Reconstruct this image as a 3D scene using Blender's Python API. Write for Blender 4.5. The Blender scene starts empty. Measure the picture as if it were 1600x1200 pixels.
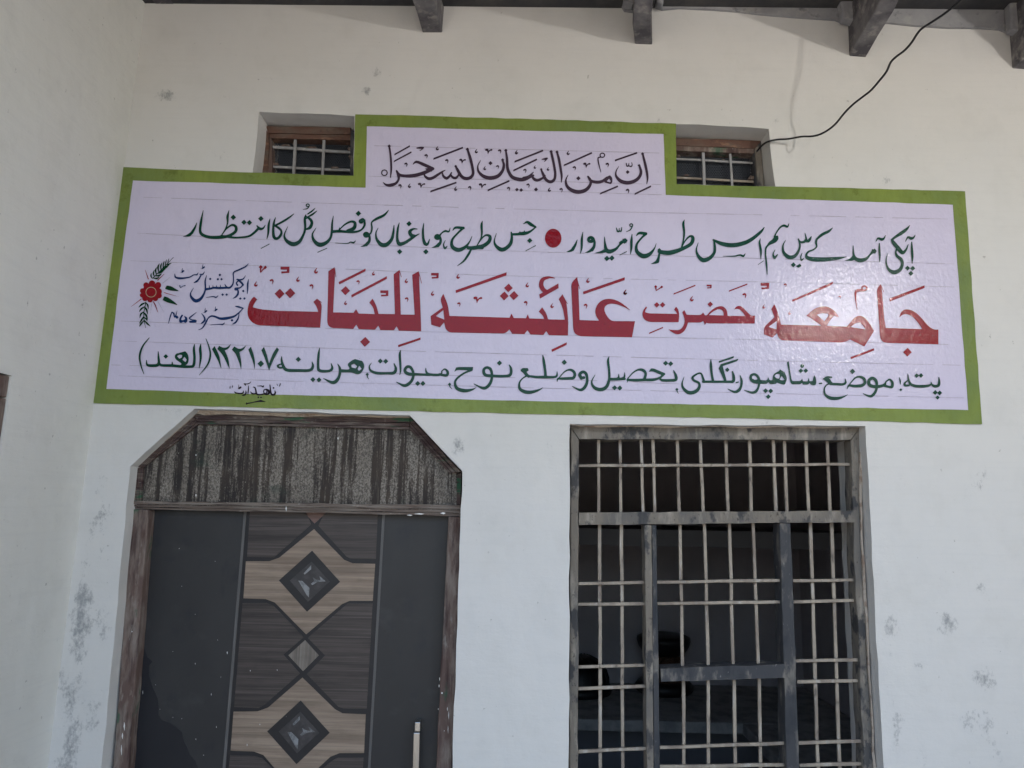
import bpy, bmesh, math, random
import numpy as np
from mathutils import Vector, Matrix, Euler
from mathutils.geometry import tessellate_polygon
random.seed(7)
scene = bpy.context.scene
col = scene.collection

# ---------------------------------------------------------------- camera
F_PX, PITCH, ROLL, YAW = 1200.0, 9.33, 1.15, 0.9
cam_data = bpy.data.cameras.new('camera'); cam = bpy.data.objects.new('camera', cam_data); col.objects.link(cam)
scene.camera = cam
cam_data.sensor_width = 36.0; cam_data.lens = F_PX/1600*36
cam_data.clip_start = 0.05; cam_data.clip_end = 2000
CAM = Vector((0.0, -2.5, 2.0))
R_CAM = (Matrix.Rotation(math.radians(YAW), 3, 'Z') @ Matrix.Rotation(math.radians(90+PITCH), 3, 'X') @ Matrix.Rotation(math.radians(ROLL), 3, 'Z'))
cam.matrix_world = Matrix.Translation(CAM) @ R_CAM.to_4x4()

# ---------------------------------------------------------------- daylight
SUN_EL, SUN_AZ = 52.0, -28.0            # the sun stands behind the building, so the facade lies in its shade
world = bpy.data.worlds.new('World'); scene.world = world; world.use_nodes = True
wn = world.node_tree.nodes; wl = world.node_tree.links
bg = wn['Background']; sky = wn.new('ShaderNodeTexSky'); sky.sky_type = 'NISHITA'; sky.sun_disc = False
sky.sun_elevation = math.radians(SUN_EL); sky.sun_rotation = math.radians(SUN_AZ)
sky.air_density = 1.2; sky.dust_density = 5.0; sky.ozone_density = 1.0
wl.new(sky.outputs[0], bg.inputs[0]); bg.inputs[1].default_value = 0.15
sun_d = bpy.data.lights.new('sun', 'SUN'); sun_d.energy = 3.0; sun_d.angle = math.radians(0.5); sun_d.color = (1.0, .95, .87)
sun = bpy.data.objects.new('sun', sun_d); col.objects.link(sun)
sdir = Vector((math.sin(math.radians(SUN_AZ))*math.cos(math.radians(SUN_EL)), math.cos(math.radians(SUN_AZ))*math.cos(math.radians(SUN_EL)), math.sin(math.radians(SUN_EL))))
sun.rotation_euler = sdir.to_track_quat('Z', 'Y').to_euler(); sun.location = (0, 5, 12)
scene.view_settings.view_transform = 'Standard'; scene.view_settings.look = 'None'
scene.view_settings.gamma = 1.0; scene.view_settings.use_curve_mapping = False
scene.view_settings.exposure = 2.2
scene.cycles.max_bounces = 8; scene.cycles.diffuse_bounces = 5
scene.cycles.use_denoising = True
BULB_POWER = 35.0

# ---------------------------------------------------------------- measuring helpers (points on real upright planes)
def ray(px, py):
    return R_CAM @ Vector(((px-800)/F_PX, -(py-600)/F_PX, -1.0))
def at(px, py, Y=0.0):                  # the point of the upright plane y = Y seen at px, py of the photo
    d = ray(px, py); t = (Y-CAM.y)/d.y; p = CAM+d*t
    return Vector((p.x, Y, p.z))
def at_z(px, py, z):
    d = ray(px, py); t = (z-CAM.z)/d.z
    return CAM+d*t
def down(p0, p1, z, Y=0.0):             # follow the line p0 -> p1 of the plane on down to height z
    a, b = at(*p0, Y), at(*p1, Y); t = (z-a.z)/(b.z-a.z)
    return a+(b-a)*t
def mesh_obj(name, verts, faces, mat, parent=None, smooth=False):
    me = bpy.data.meshes.new(name); me.from_pydata([tuple(v) for v in verts], [], faces); me.update()
    if smooth:
        for p in me.polygons: p.use_smooth = True
    o = bpy.data.objects.new(name, me); col.objects.link(o)
    if mat: me.materials.append(mat)
    if parent: o.parent = parent
    return o
def tag(o, label=None, cat=None, group=None, kind=None):
    if label: o['label'] = label
    if cat: o['category'] = cat
    if group: o['group'] = group
    if kind: o['kind'] = kind
    return o
def empty(name, label=None, cat=None, group=None, loc=(0, 0, 0)):
    o = bpy.data.objects.new(name, None); col.objects.link(o); o.location = loc; o.empty_display_size = .1
    return tag(o, label, cat, group)
def area2(p): return sum(p[i-1].x*p[i].z-p[i].x*p[i-1].z for i in range(len(p)))
class MB:                               # gathers shapes into one mesh
    def __init__(s): s.v = []; s.f = []
    def prism(s, pts, y0, y1, holes=()):   # outline(s) in the facade plane, front at y0, back at y1
        loops = [list(pts)]+[list(h) for h in holes]
        for k, L in enumerate(loops):
            if (area2(L) > 0) != (k == 0): L.reverse()
        tri = tessellate_polygon([[Vector((p.x, p.z, 0)) for p in L] for L in loops])
        flat = [p for L in loops for p in L]; b = len(s.v); n = len(flat)
        s.v += [(p.x, y0, p.z) for p in flat]+[(p.x, y1, p.z) for p in flat]
        for t in tri:
            a, c, d = [flat[i] for i in t]
            up = (c.x-a.x)*(d.z-a.z)-(c.z-a.z)*(d.x-a.x) > 0
            t = t if up else t[::-1]
            s.f.append(tuple(b+i for i in t)); s.f.append(tuple(b+n+i for i in t[::-1]))
        o = 0
        for L in loops:
            m = len(L)
            for i in range(m):
                j = (i+1) % m
                s.f.append((b+o+j, b+o+i, b+n+o+i, b+n+o+j))
            o += m
        return s
    def box(s, a, c):
        x0, y0, z0 = a; x1, y1, z1 = c; b = len(s.v)
        s.v += [(x, y, z) for z in (z0, z1) for y in (y0, y1) for x in (x0, x1)]
        s.f += [tuple(b+i for i in q) for q in ((0, 2, 3, 1), (4, 5, 7, 6), (0, 1, 5, 4), (1, 3, 7, 5), (3, 2, 6, 7), (2, 0, 4, 6))]
        return s
    def hexa(s, q0, q1):                # two matching quads joined up
        b = len(s.v); s.v += [tuple(p) for p in q0]+[tuple(p) for p in q1]
        s.f += [(b, b+1, b+2, b+3), (b+7, b+6, b+5, b+4)]+[(b+(i+1) % 4, b+i, b+4+i, b+4+(i+1) % 4) for i in range(4)]
        return s
    def tube(s, pts, r, n=6, cap=True):
        pts = [Vector(p) for p in pts]; b = len(s.v); prev = None
        for i, p in enumerate(pts):
            t = (pts[min(i+1, len(pts)-1)]-pts[max(i-1, 0)]).normalized()
            if prev is None: prev = t.orthogonal().normalized()
            u = (prev-t*prev.dot(t)).normalized(); prev = u; w = t.cross(u)
            rr = r[i] if isinstance(r, (list, tuple)) else r
            for k in range(n):
                a = 2*math.pi*k/n; s.v.append(tuple(p+(u*math.cos(a)+w*math.sin(a))*rr))
        for i in range(len(pts)-1):
            for k in range(n):
                s.f.append((b+i*n+k, b+i*n+(k+1) % n, b+(i+1)*n+(k+1) % n, b+(i+1)*n+k))
        if cap:
            s.f.append(tuple(b+k for k in range(n))[::-1]); s.f.append(tuple(b+(len(pts)-1)*n+k for k in range(n)))
        return s
    def lathe(s, prof, c, n=28):
        b = len(s.v)
        for r, z in prof:
            for k in range(n):
                a = 2*math.pi*k/n; s.v.append((c[0]+r*math.cos(a), c[1]+r*math.sin(a), c[2]+z))
        for i in range(len(prof)-1):
            for k in range(n):
                s.f.append((b+i*n+k, b+i*n+(k+1) % n, b+(i+1)*n+(k+1) % n, b+(i+1)*n+k))
        return s
    def obj(s, name, mat, parent=None, bevel=0, smooth=False, fix=True):
        o = mesh_obj(name, s.v, s.f, mat, parent, smooth)
        if fix:
            bm = bmesh.new(); bm.from_mesh(o.data); bmesh.ops.recalc_face_normals(bm, faces=bm.faces); bm.to_mesh(o.data); bm.free()
        if bevel:
            m = o.modifiers.new('bevel', 'BEVEL'); m.width = bevel; m.segments = 2; m.limit_method = 'ANGLE'; m.angle_limit = math.radians(40)
        return o
def rough_line(a, b, n, amp, rnd):      # a -> b (b left out) with a slightly ragged, hand-cut run
    out = []
    d = (b-a); nrm = Vector((-d.z, 0, d.x)).normalized()
    for i in range(n):
        k = 0 if i == 0 else rnd.uniform(-amp, amp)
        out.append(a+d*(i/n)+nrm*k)
    return out
def ragged(pts, step=.05, amp=.003, seed=1):
    rnd = random.Random(seed); out = []
    for i in range(len(pts)):
        a, b = pts[i], pts[(i+1) % len(pts)]
        out += rough_line(a, b, max(1, int((b-a).length/step)), amp, rnd)
    return out

# ---------------------------------------------------------------- materials
class NT:
    def __init__(s, name):
        s.m = bpy.data.materials.new(name); s.m.use_nodes = True; s.n = s.m.node_tree.nodes; s.l = s.m.node_tree.links
        s.b = s.n['Principled BSDF']; s.geo = s.n.new('ShaderNodeNewGeometry')
    def math(s, op, a, b=None, clamp=False):
        n = s.n.new('ShaderNodeMath'); n.operation = op; n.use_clamp = clamp
        for i, v in enumerate((a, b)):
            if v is None: continue
            if isinstance(v, (int, float)): n.inputs[i].default_value = v
            else: s.l.new(v, n.inputs[i])
        return n.outputs[0]
    def noise(s, scale, detail=4, rough=.55, off=(0, 0, 0), dist=0):
        mp = s.n.new('ShaderNodeMapping'); mp.inputs['Scale'].default_value = scale; mp.inputs['Location'].default_value = off
        s.l.new(s.geo.outputs['Position'], mp.inputs[0])
        t = s.n.new('ShaderNodeTexNoise'); t.inputs['Scale'].default_value = 1; t.inputs['Detail'].default_value = detail
        t.inputs['Roughness'].default_value = rough; t.inputs['Distortion'].default_value = dist
        s.l.new(mp.outputs[0], t.inputs['Vector']); return t.outputs['Fac']
    def ramp(s, v, lo, hi, amt=1.0):
        n = s.n.new('ShaderNodeMapRange'); n.inputs[1].default_value = lo; n.inputs[2].default_value = hi
        n.inputs[3].default_value = 0; n.inputs[4].default_value = amt; s.l.new(v, n.inputs[0]); return n.outputs[0]
    def mix(s, f, a, b):
        n = s.n.new('ShaderNodeMix'); n.data_type = 'RGBA'
        for i, v in ((0, f), (6, a), (7, b)):
            if isinstance(v, (int, float)): n.inputs[i].default_value = v
            elif isinstance(v, tuple): n.inputs[i].default_value = (*v[:3], 1)
            else: s.l.new(v, n.inputs[i])
        return n.outputs[2]
    def blobs(s, L):                    # soft islands at given (x, z, rx, rz, strength) of the facade
        sep = s.n.new('ShaderNodeSeparateXYZ'); s.l.new(s.geo.outputs['Position'], sep.inputs[0]); acc = None
        for x, z, rx, rz, k in L:
            dx = s.math('DIVIDE', s.math('SUBTRACT', sep.outputs[0], x), rx); dz = s.math('DIVIDE', s.math('SUBTRACT', sep.outputs[2], z), rz)
            d = s.math('ADD', s.math('MULTIPLY', dx, dx), s.math('MULTIPLY', dz, dz))
            v = s.math('MULTIPLY', s.math('SUBTRACT', 1.0, d, True), k)
            acc = v if acc is None else s.math('MAXIMUM', acc, v)
        return acc
    def bump(s, h, strength, dist=.002, prev=None):
        n = s.n.new('ShaderNodeBump'); n.inputs['Strength'].default_value = strength; n.inputs['Distance'].default_value = dist
        s.l.new(h, n.inputs['Height'])
        if prev: s.l.new(prev, n.inputs['Normal'])
        s.l.new(n.outputs[0], s.b.inputs['Normal']); return n.outputs[0]
    def done(s, colr, rough=.7, spec=.5, metal=0):
        if isinstance(colr, tuple): s.b.inputs['Base Color'].default_value = (*colr[:3], 1)
        else: s.l.new(colr, s.b.inputs['Base Color'])
        if isinstance(rough, (int, float)): s.b.inputs['Roughness'].default_value = rough
        else: s.l.new(rough, s.b.inputs['Roughness'])
        s.b.inputs['Specular IOR Level'].default_value = spec; s.b.inputs['Metallic'].default_value = metal
        return s.m
def lay(name, base, layers=(), rough=.7, spec=.4, bumps=(), metal=0):
    t = NT(name); c = base
    for L in layers:                    # (colour, scale xyz, lo, hi, amount)
        colr, sc, lo, hi, amt = L[:5]
        v = t.noise(sc, L[5] if len(L) > 5 else 5, .6, off=(random.random()*9, 0, random.random()*9))
        c = t.mix(t.ramp(v, lo, hi, amt), c, colr)
    pv = None
    for sc, st, di in bumps: pv = t.bump(t.noise(sc, 4), st, di, pv)
    return t.done(c, rough, spec, metal)

def wx(px, py):                         # facade position of a photo point
    p = at(px, py); return p.x, p.z
# whitewashed plaster with damp specks
def plaster(name, base, stains):
    t = NT(name)
    c = t.mix(t.ramp(t.noise((1.1, 1.1, .8), 4, .5), .35, .7, .6), base, tuple(v*k for v, k in zip(base, (.93, .925, .89))))
    c = t.mix(t.ramp(t.noise((2.6, 2.6, 1.2), 5, .6, (6, 1, 2)), .48, .72, .35), c, tuple(v*k for v, k in zip(base, (.90, .915, .93))))
    c = t.mix(t.ramp(t.noise((7, 7, 7), 6, .65, (3, 1, 2)), .5, .78, .28), c, (.50, .49, .46))
    c = t.mix(t.ramp(t.noise((3, 3, 70), 3, .6, (1, 5, 2)), .5, .8, .16), c, (.52, .52, .52))
    fine = t.noise((95, 95, 70), 6, .75, (2, 0, 7)); mid = t.noise((17, 17, 11), 6, .70, (8, 0, 1)); big = t.noise((5, 5, 3.2), 4, .6, (1, 0, 9))
    spots = t.math('MULTIPLY', t.ramp(fine, .57, .67), t.ramp(mid, .58, .70))
    c = t.mix(t.math('MULTIPLY', spots, .55), c, (.26, .25, .25))
    flake = t.math('MULTIPLY', t.ramp(t.noise((42, 42, 34), 3, .6, (4, 0, 3)), .70, .74), .6)
    c = t.mix(flake, c, (.30, .29, .28))
    if stains:
        bl = t.blobs(stains)
        k = t.math('ADD', t.math('MULTIPLY', bl, .22), t.math('ADD', t.math('MULTIPLY', fine, .50), t.math('ADD', t.math('MULTIPLY', mid, .75), t.math('MULTIPLY', big, .30))))
        edge = t.math('MULTIPLY', t.ramp(k, .925, 1.06, .85), t.ramp(bl, 0, .35))
        c = t.mix(edge, c, (.27, .275, .28))
        soft = t.math('MULTIPLY', t.ramp(bl, 0, 1, .10), t.ramp(mid, .35, .65))
        c = t.mix(soft, c, (.36, .38, .41))
    pv = t.bump(t.noise((3.2, 3.2, 2.4), 3), .6, .03)
    pv = t.bump(t.noise((14, 14, 11), 4, .6), .45, .006, pv)
    pv = t.bump(t.noise((38, 38, 120), 5, .65), .35, .0018, pv)
    pv = t.bump(flake, .5, .002, pv)
    return t.done(c, .82, .25)
def S(px, py, rx, ry, k):
    x, z = wx(px, py); return (x, z, rx/480, ry/480, k)
M = {}
M['facade'] = plaster('whitewashed_plaster', (.665, .655, .64), [
    S(258, 150, 26, 16, .9), S(572, 142, 14, 12, 1.0), S(588, 112, 14, 16, .8), S(216, 80, 7, 46, .55), S(203, 160, 6, 60, .45), S(720, 150, 40, 12, .35), S(920, 165, 30, 12, .4), S(1210, 190, 16, 16, .5), S(1080, 128, 16, 16, .6), S(345, 240, 20, 14, .5), S(300, 208, 24, 14, .35),
    S(1020, 190, 50, 10, .45), S(1330, 270, 22, 30, .5), S(1385, 282, 14, 16, .6), S(1285, 225, 14, 14, .5),
    S(160, 830, 26, 70, .6), S(128, 960, 30, 80, .95), S(158, 960, 26, 60, .6), S(122, 1010, 22, 50, 1.0), S(112, 1085, 34, 62, 1.0), S(150, 1090, 24, 60, .7), S(112, 1160, 22, 50, .9), S(100, 1200, 26, 40, .7), S(160, 760, 18, 40, .45), S(134, 880, 14, 40, .8),
    S(1390, 980, 16, 70, .7), S(1400, 1130, 20, 70, .7), S(1478, 975, 26, 22, .75), S(1535, 1062, 30, 26, .8), S(1528, 1128, 34, 26, .8),
    S(1435, 1040, 12, 10, .9), S(1560, 1170, 24, 34, .7), S(1535, 925, 24, 24, .6), S(1530, 755, 46, 34, .42), S(1465, 680, 20, 14, .5), S(1440, 1180, 12, 30, .6),
    S(655, 668, 34, 14, .5), S(712, 700, 20, 24, .6), S(735, 960, 12, 60, .4), S(860, 700, 10, 30, .4), S(240, 640, 60, 8, .4), S(500, 640, 60, 8, .4), S(1200, 660, 90, 7, .5)])
M['side'] = plaster('whitewashed_side_plaster', (.74, .735, .705), None)
M['cement'] = lay('bare_cement', (.36, .36, .37), [((.22, .22, .24), (6, 6, 6), .4, .65, .8), ((.50, .49, .46), (14, 14, 14), .55, .72, .6), ((.06, .06, .07), (30, 30, 30), .6, .75, .6)], .9, .2, [((30, 30, 30), .6, .006), ((7, 7, 7), .5, .02)])
M['soffit'] = lay('darkened_soffit', (.06, .06, .065), [((.10, .095, .09), (5, 5, 5), .45, .65, .8)], .9, .2, [((9, 9, 9), .6, .02)])  # slab colour darkened so less light bounces onto the upper wall
M['darkcement'] = lay('stained_cement', (.18, .172, .178), [((.085, .08, .09), (9, 9, 9), .42, .6, .95), ((.33, .31, .29), (20, 20, 20), .54, .68, .8), ((.42, .40, .36), (60, 60, 60), .62, .75, .6)], .9, .2, [((40, 40, 40), .7, .006), ((9, 9, 9), .6, .03)])
def gloss(name, base, var, rough=.11, streak=.10, spec=.15):
    t = NT(name)
    c = t.mix(t.ramp(t.noise((3, 3, 3), 4, .6, (4, 0, 4)), .35, .7, 1), base, var)
    c = t.mix(t.ramp(t.noise((60, 60, 14), 4, .6, (4, 0, 4)), .45, .8, streak), c, tuple(v*.72 for v in base))
    c = t.mix(t.ramp(t.noise((12, 12, 12), 6, .7, (14, 0, 4)), .56, .72, streak*2.2), c, tuple(v*.62 for v in base))
    pv = t.bump(t.noise((26, 26, 20), 3, .55, (1, 0, 0)), .42, .0026)
    pv = t.bump(t.noise((85, 85, 60), 2, .5, (4, 0, 0)), .55, .0018, pv)
    pv = t.bump(t.noise((170, 170, 120), 4, .6, (1, 0, 0)), .6, .0009, pv)
    return t.done(c, rough, spec)
M['lilac'] = gloss('lilac_enamel', (.62, .575, .725), (.585, .545, .70), .10, streak=.07, spec=.24)
M['border'] = gloss('green_enamel_border', (.225, .285, .064), (.15, .21, .074), streak=.7)
M['red'] = gloss('red_enamel', (.27, .006, .014), (.225, .005, .012), .08, spec=.22)
M['green'] = gloss('dark_green_enamel', (.006, .055, .030), (.005, .040, .024), .12, .3, .2)
M['ink'] = gloss('plum_black_enamel', (.042, .024, .042), (.06, .038, .06), .4)
M['sig'] = gloss('black_enamel', (.012, .006, .012), (.014, .006, .012), .4)
M['blue'] = gloss('navy_enamel', (.010, .034, .125), (.008, .026, .10), .2)
M['leaf'] = gloss('leaf_green_enamel', (.004, .045, .018), (.003, .035, .014), .2)
M['cream'] = gloss('cream_enamel', (.45, .36, .26), (.4, .3, .2), .5)
M['grey'] = gloss('grey_enamel', (.28, .28, .34), (.3, .3, .36), .5)
M['pencil'] = gloss('pencil_grey', (.36, .33, .41), (.42, .38, .47), .6)
# weathered joinery
M['oldwood'] = lay('weathered_brown_wood', (.13, .088, .075), [((.27, .225, .195), (28, 28, 7), .42, .62, .85), ((.05, .028, .028), (50, 50, 6), .5, .66, .8), ((.30, .27, .24), (70, 70, 18), .60, .70, .7), ((.03, .10, .06), (7, 7, 4), .60, .64, .75)], .8, .25, [((60, 60, 12), .6, .003)])
M['greywood'] = lay('weathered_grey_wood', (.20, .178, .152), [((.13, .125, .12), (9, 9, 5), .47, .6, .8), ((.33, .30, .26), (34, 34, 9), .52, .66, .8), ((.045, .048, .055), (17, 17, 11), .535, .60, .85), ((.05, .045, .04), (90, 90, 60), .62, .70, .8)], .85, .2, [((60, 60, 14), .7, .004)])
M['darkwood'] = lay('dark_stained_wood', (.055, .057, .064), [((.20, .185, .165), (24, 24, 9), .53, .64, .8), ((.03, .034, .042), (12, 12, 6), .5, .62, .8), ((.28, .27, .26), (80, 80, 40), .64, .72, .7)], .75, .3, [((60, 60, 14), .6, .003)])
M['redwood'] = lay('reddish_brown_wood', (.12, .066, .05), [((.13, .10, .08), (9, 9, 30), .45, .62, .9), ((.30, .17, .11), (20, 20, 40), .56, .66, .6), ((.06, .04, .035), (34, 34, 34), .60, .70, .8)], .8, .25, [((60, 60, 60), .5, .003)])
M['bar'] = lay('dusty_painted_steel', (.35, .305, .25), [((.20, .165, .14), (14, 14, 7), .42, .62, .9), ((.10, .085, .075), (60, 60, 22), .60, .68, .85), ((.42, .40, .37), (40, 40, 9), .58, .66, .7)], .7, .35, [((120, 120, 60), .5, .001)])
M['steel'] = lay('bare_steel', (.30, .30, .31), [((.20, .19, .18), (30, 30, 12), .45, .65, .8), ((.45, .43, .41), (50, 50, 10), .58, .68, .7)], .6, .5, [((120, 120, 60), .4, .001)])
M['mesh'] = lay('dark_wire', (.065, .075, .095), [], .6, .4)
M['chrome'] = lay('brushed_metal', (.46, .455, .44), [((.42, .40, .36), (60, 60, 9), .45, .65, .7)], .32, .5, [((200, 200, 30), .3, .0005)], 1.0)
M['lip'] = lay('broken_plaster', (.50, .43, .36), [((.30, .22, .17), (30, 30, 30), .5, .62, .9)], .9, .2, [((60, 60, 60), .8, .004)])
M['chip'] = lay('white_paint_chip', (.75, .75, .74), [], .7, .3)
# board over the door with paint run off in streaks
def streaks():
    t = NT('streaked_peeling_paint')
    a = t.noise((30, 30, 1.3), 6, .68, (2, 0, 0), .5); b = t.noise((110, 110, 5.5), 6, .75, (5, 0, 0), .5)
    g = t.noise((230, 230, 160), 4, .75); d = t.noise((9, 9, 7), 5, .65, (3, 0, 3))
    k = t.math('ADD', t.math('MULTIPLY', a, .62), t.math('ADD', t.math('MULTIPLY', b, .30), t.math('MULTIPLY', g, .12)))
    c = t.mix(t.ramp(d, .4, .62), (.052, .040, .033), (.026, .022, .022))
    c = t.mix(t.ramp(t.noise((140, 140, 9), 4, .7, (1, 0, 1), .3), .54, .66, .6), c, (.11, .095, .08))
    grey = t.mix(t.ramp(g, .42, .60), (.10, .088, .075), (.30, .27, .235))
    grey = t.mix(t.ramp(d, .45, .7, .55), grey, (.075, .062, .05))
    c = t.mix(t.ramp(k, .498, .555, .95), c, grey)
    c = t.mix(t.ramp(t.noise((4, 4, 7), 5, .65, (7, 0, 3)), .60, .68, .5), c, (.022, .045, .034))
    c = t.mix(t.ramp(t.noise((120, 120, 60), 3, .6, (1, 0, 7)), .70, .73, .8), c, (.36, .34, .30))
    t.bump(k, .8, .006)
    return t.done(c, .75, .3)
M['streak'] = streaks()
M['moulding'] = lay('flaking_brown_moulding', (.085, .055, .05), [((.17, .145, .125), (9, 9, 70), .44, .62, .85), ((.035, .018, .02), (7, 7, 90), .5, .62, .8), ((.025, .105, .055), (5, 5, 30), .575, .62, .85), ((.30, .27, .24), (60, 60, 90), .62, .70, .6)], .75, .3, [((20, 20, 160), .8, .003)])
M['sill'] = lay('worn_brown_rail', (.13, .10, .085), [((.22, .19, .165), (7, 7, 130), .42, .62, .9), ((.06, .045, .04), (9, 9, 110), .55, .64, .8), ((.33, .30, .27), (60, 60, 90), .63, .70, .6)], .8, .25, [((20, 20, 160), .9, .003)])
# printed laminate of the door leaf
M['panel'] = lay('dark_slate_laminate', (.0245, .0245, .0265), [((.036, .036, .038), (3, 3, 2), .4, .7, .8), ((.018, .020, .026), (14, 14, 10), .56, .72, .8), ((.085, .083, .082), (6, 6, 9), .58, .76, .3), ((.10, .10, .10), (150, 150, 150), .68, .74, .5)], .5, .4)
M['wetpanel'] = lay('clean_slate_laminate', (.013, .014, .019), [((.019, .020, .025), (5, 5, 3), .4, .7, .8)], .45, .4)
M['black'] = lay('black_laminate', (.016, .0155, .018), [((.03, .029, .032), (3, 3, 20), .5, .7, .5)], .5, .4)
def grain(name, a, b, c2, vertical=False):
    t = NT(name); sc = (2.2, 2.2, 60) if not vertical else (150, 60, 3)
    v = t.noise(sc, 6, .65, (3, 0, 0), .35); w = t.noise((1.4, 1.4, 190) if not vertical else (400, 400, 4), 4, .6, (3, 0, 8), .2)
    c = t.mix(t.ramp(v, .36, .66), a, b); c = t.mix(t.ramp(w, .52, .70, .55), c, c2)
    c = t.mix(t.ramp(t.noise((9, 9, 26), 5, .6, (3, 0, 8)), .5, .75, .4), c, tuple(k*.6 for k in a))
    return t.done(c, .5, .4)
M['plum'] = grain('plum_brown_woodgrain', (.033, .027, .026), (.075, .060, .056), (.15, .125, .115))
M['pale'] = grain('pale_ash_woodgrain', (.19, .14, .105), (.33, .255, .195), (.105, .085, .07))
M['palev'] = grain('pale_upright_woodgrain', (.13, .11, .095), (.24, .21, .18), (.08, .07, .06), True)
M['rose'] = grain('rose_brown_woodgrain', (.13, .075, .062), (.17, .10, .085), (.2, .13, .11))
M['strip'] = lay('grey_inlay_strip', (.10, .097, .097), [((.15, .145, .14), (50, 50, 5), .45, .65, .7)], .5, .4)
M['glint'] = lay('silver_print', (.24, .25, .26), [((.07, .075, .08), (60, 60, 60), .42, .60, .8)], .4, .4)
M['glint2'] = lay('smoky_print', (.035, .033, .036), [((.06, .055, .058), (30, 30, 30), .45, .60, .8)], .45, .4)
# room
M['room'] = lay('dim_room_plaster', (.60, .57, .60), [((.50, .47, .50), (2, 2, 2), .4, .65, .8)], .85, .2, [((8, 8, 8), .4, .01)])
M['roomdark'] = lay('dark_room_plaster', (.26, .26, .28), [], .9, .2)  # plain darker tone for the floor, loft shelf and bench support
M['bench'] = lay('cement_bench', (.48, .47, .46), [((.30, .30, .30), (9, 9, 9), .45, .62, .9)], .85, .25, [((20, 20, 20), .6, .01)])
M['cane'] = lay('brown_cane', (.10, .055, .035), [((.05, .03, .02), (40, 40, 90), .45, .6, .8)], .7, .3, [((30, 30, 200), .8, .004)])
M['rubber'] = lay('black_rubber', (.012, .012, .014), [], .45, .5)
M['ground'] = lay('dusty_ground', (.19, .175, .152), [((.14, .128, .112), (1.3, 1.3, 1.3), .4, .65, .8), ((.25, .23, .20), (8, 8, 8), .5, .7, .6)], .95, .1, [((20, 20, 20), .6, .01)])
M['cable'] = lay('black_cable', (.010, .010, .012), [], .5, .4)
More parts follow.
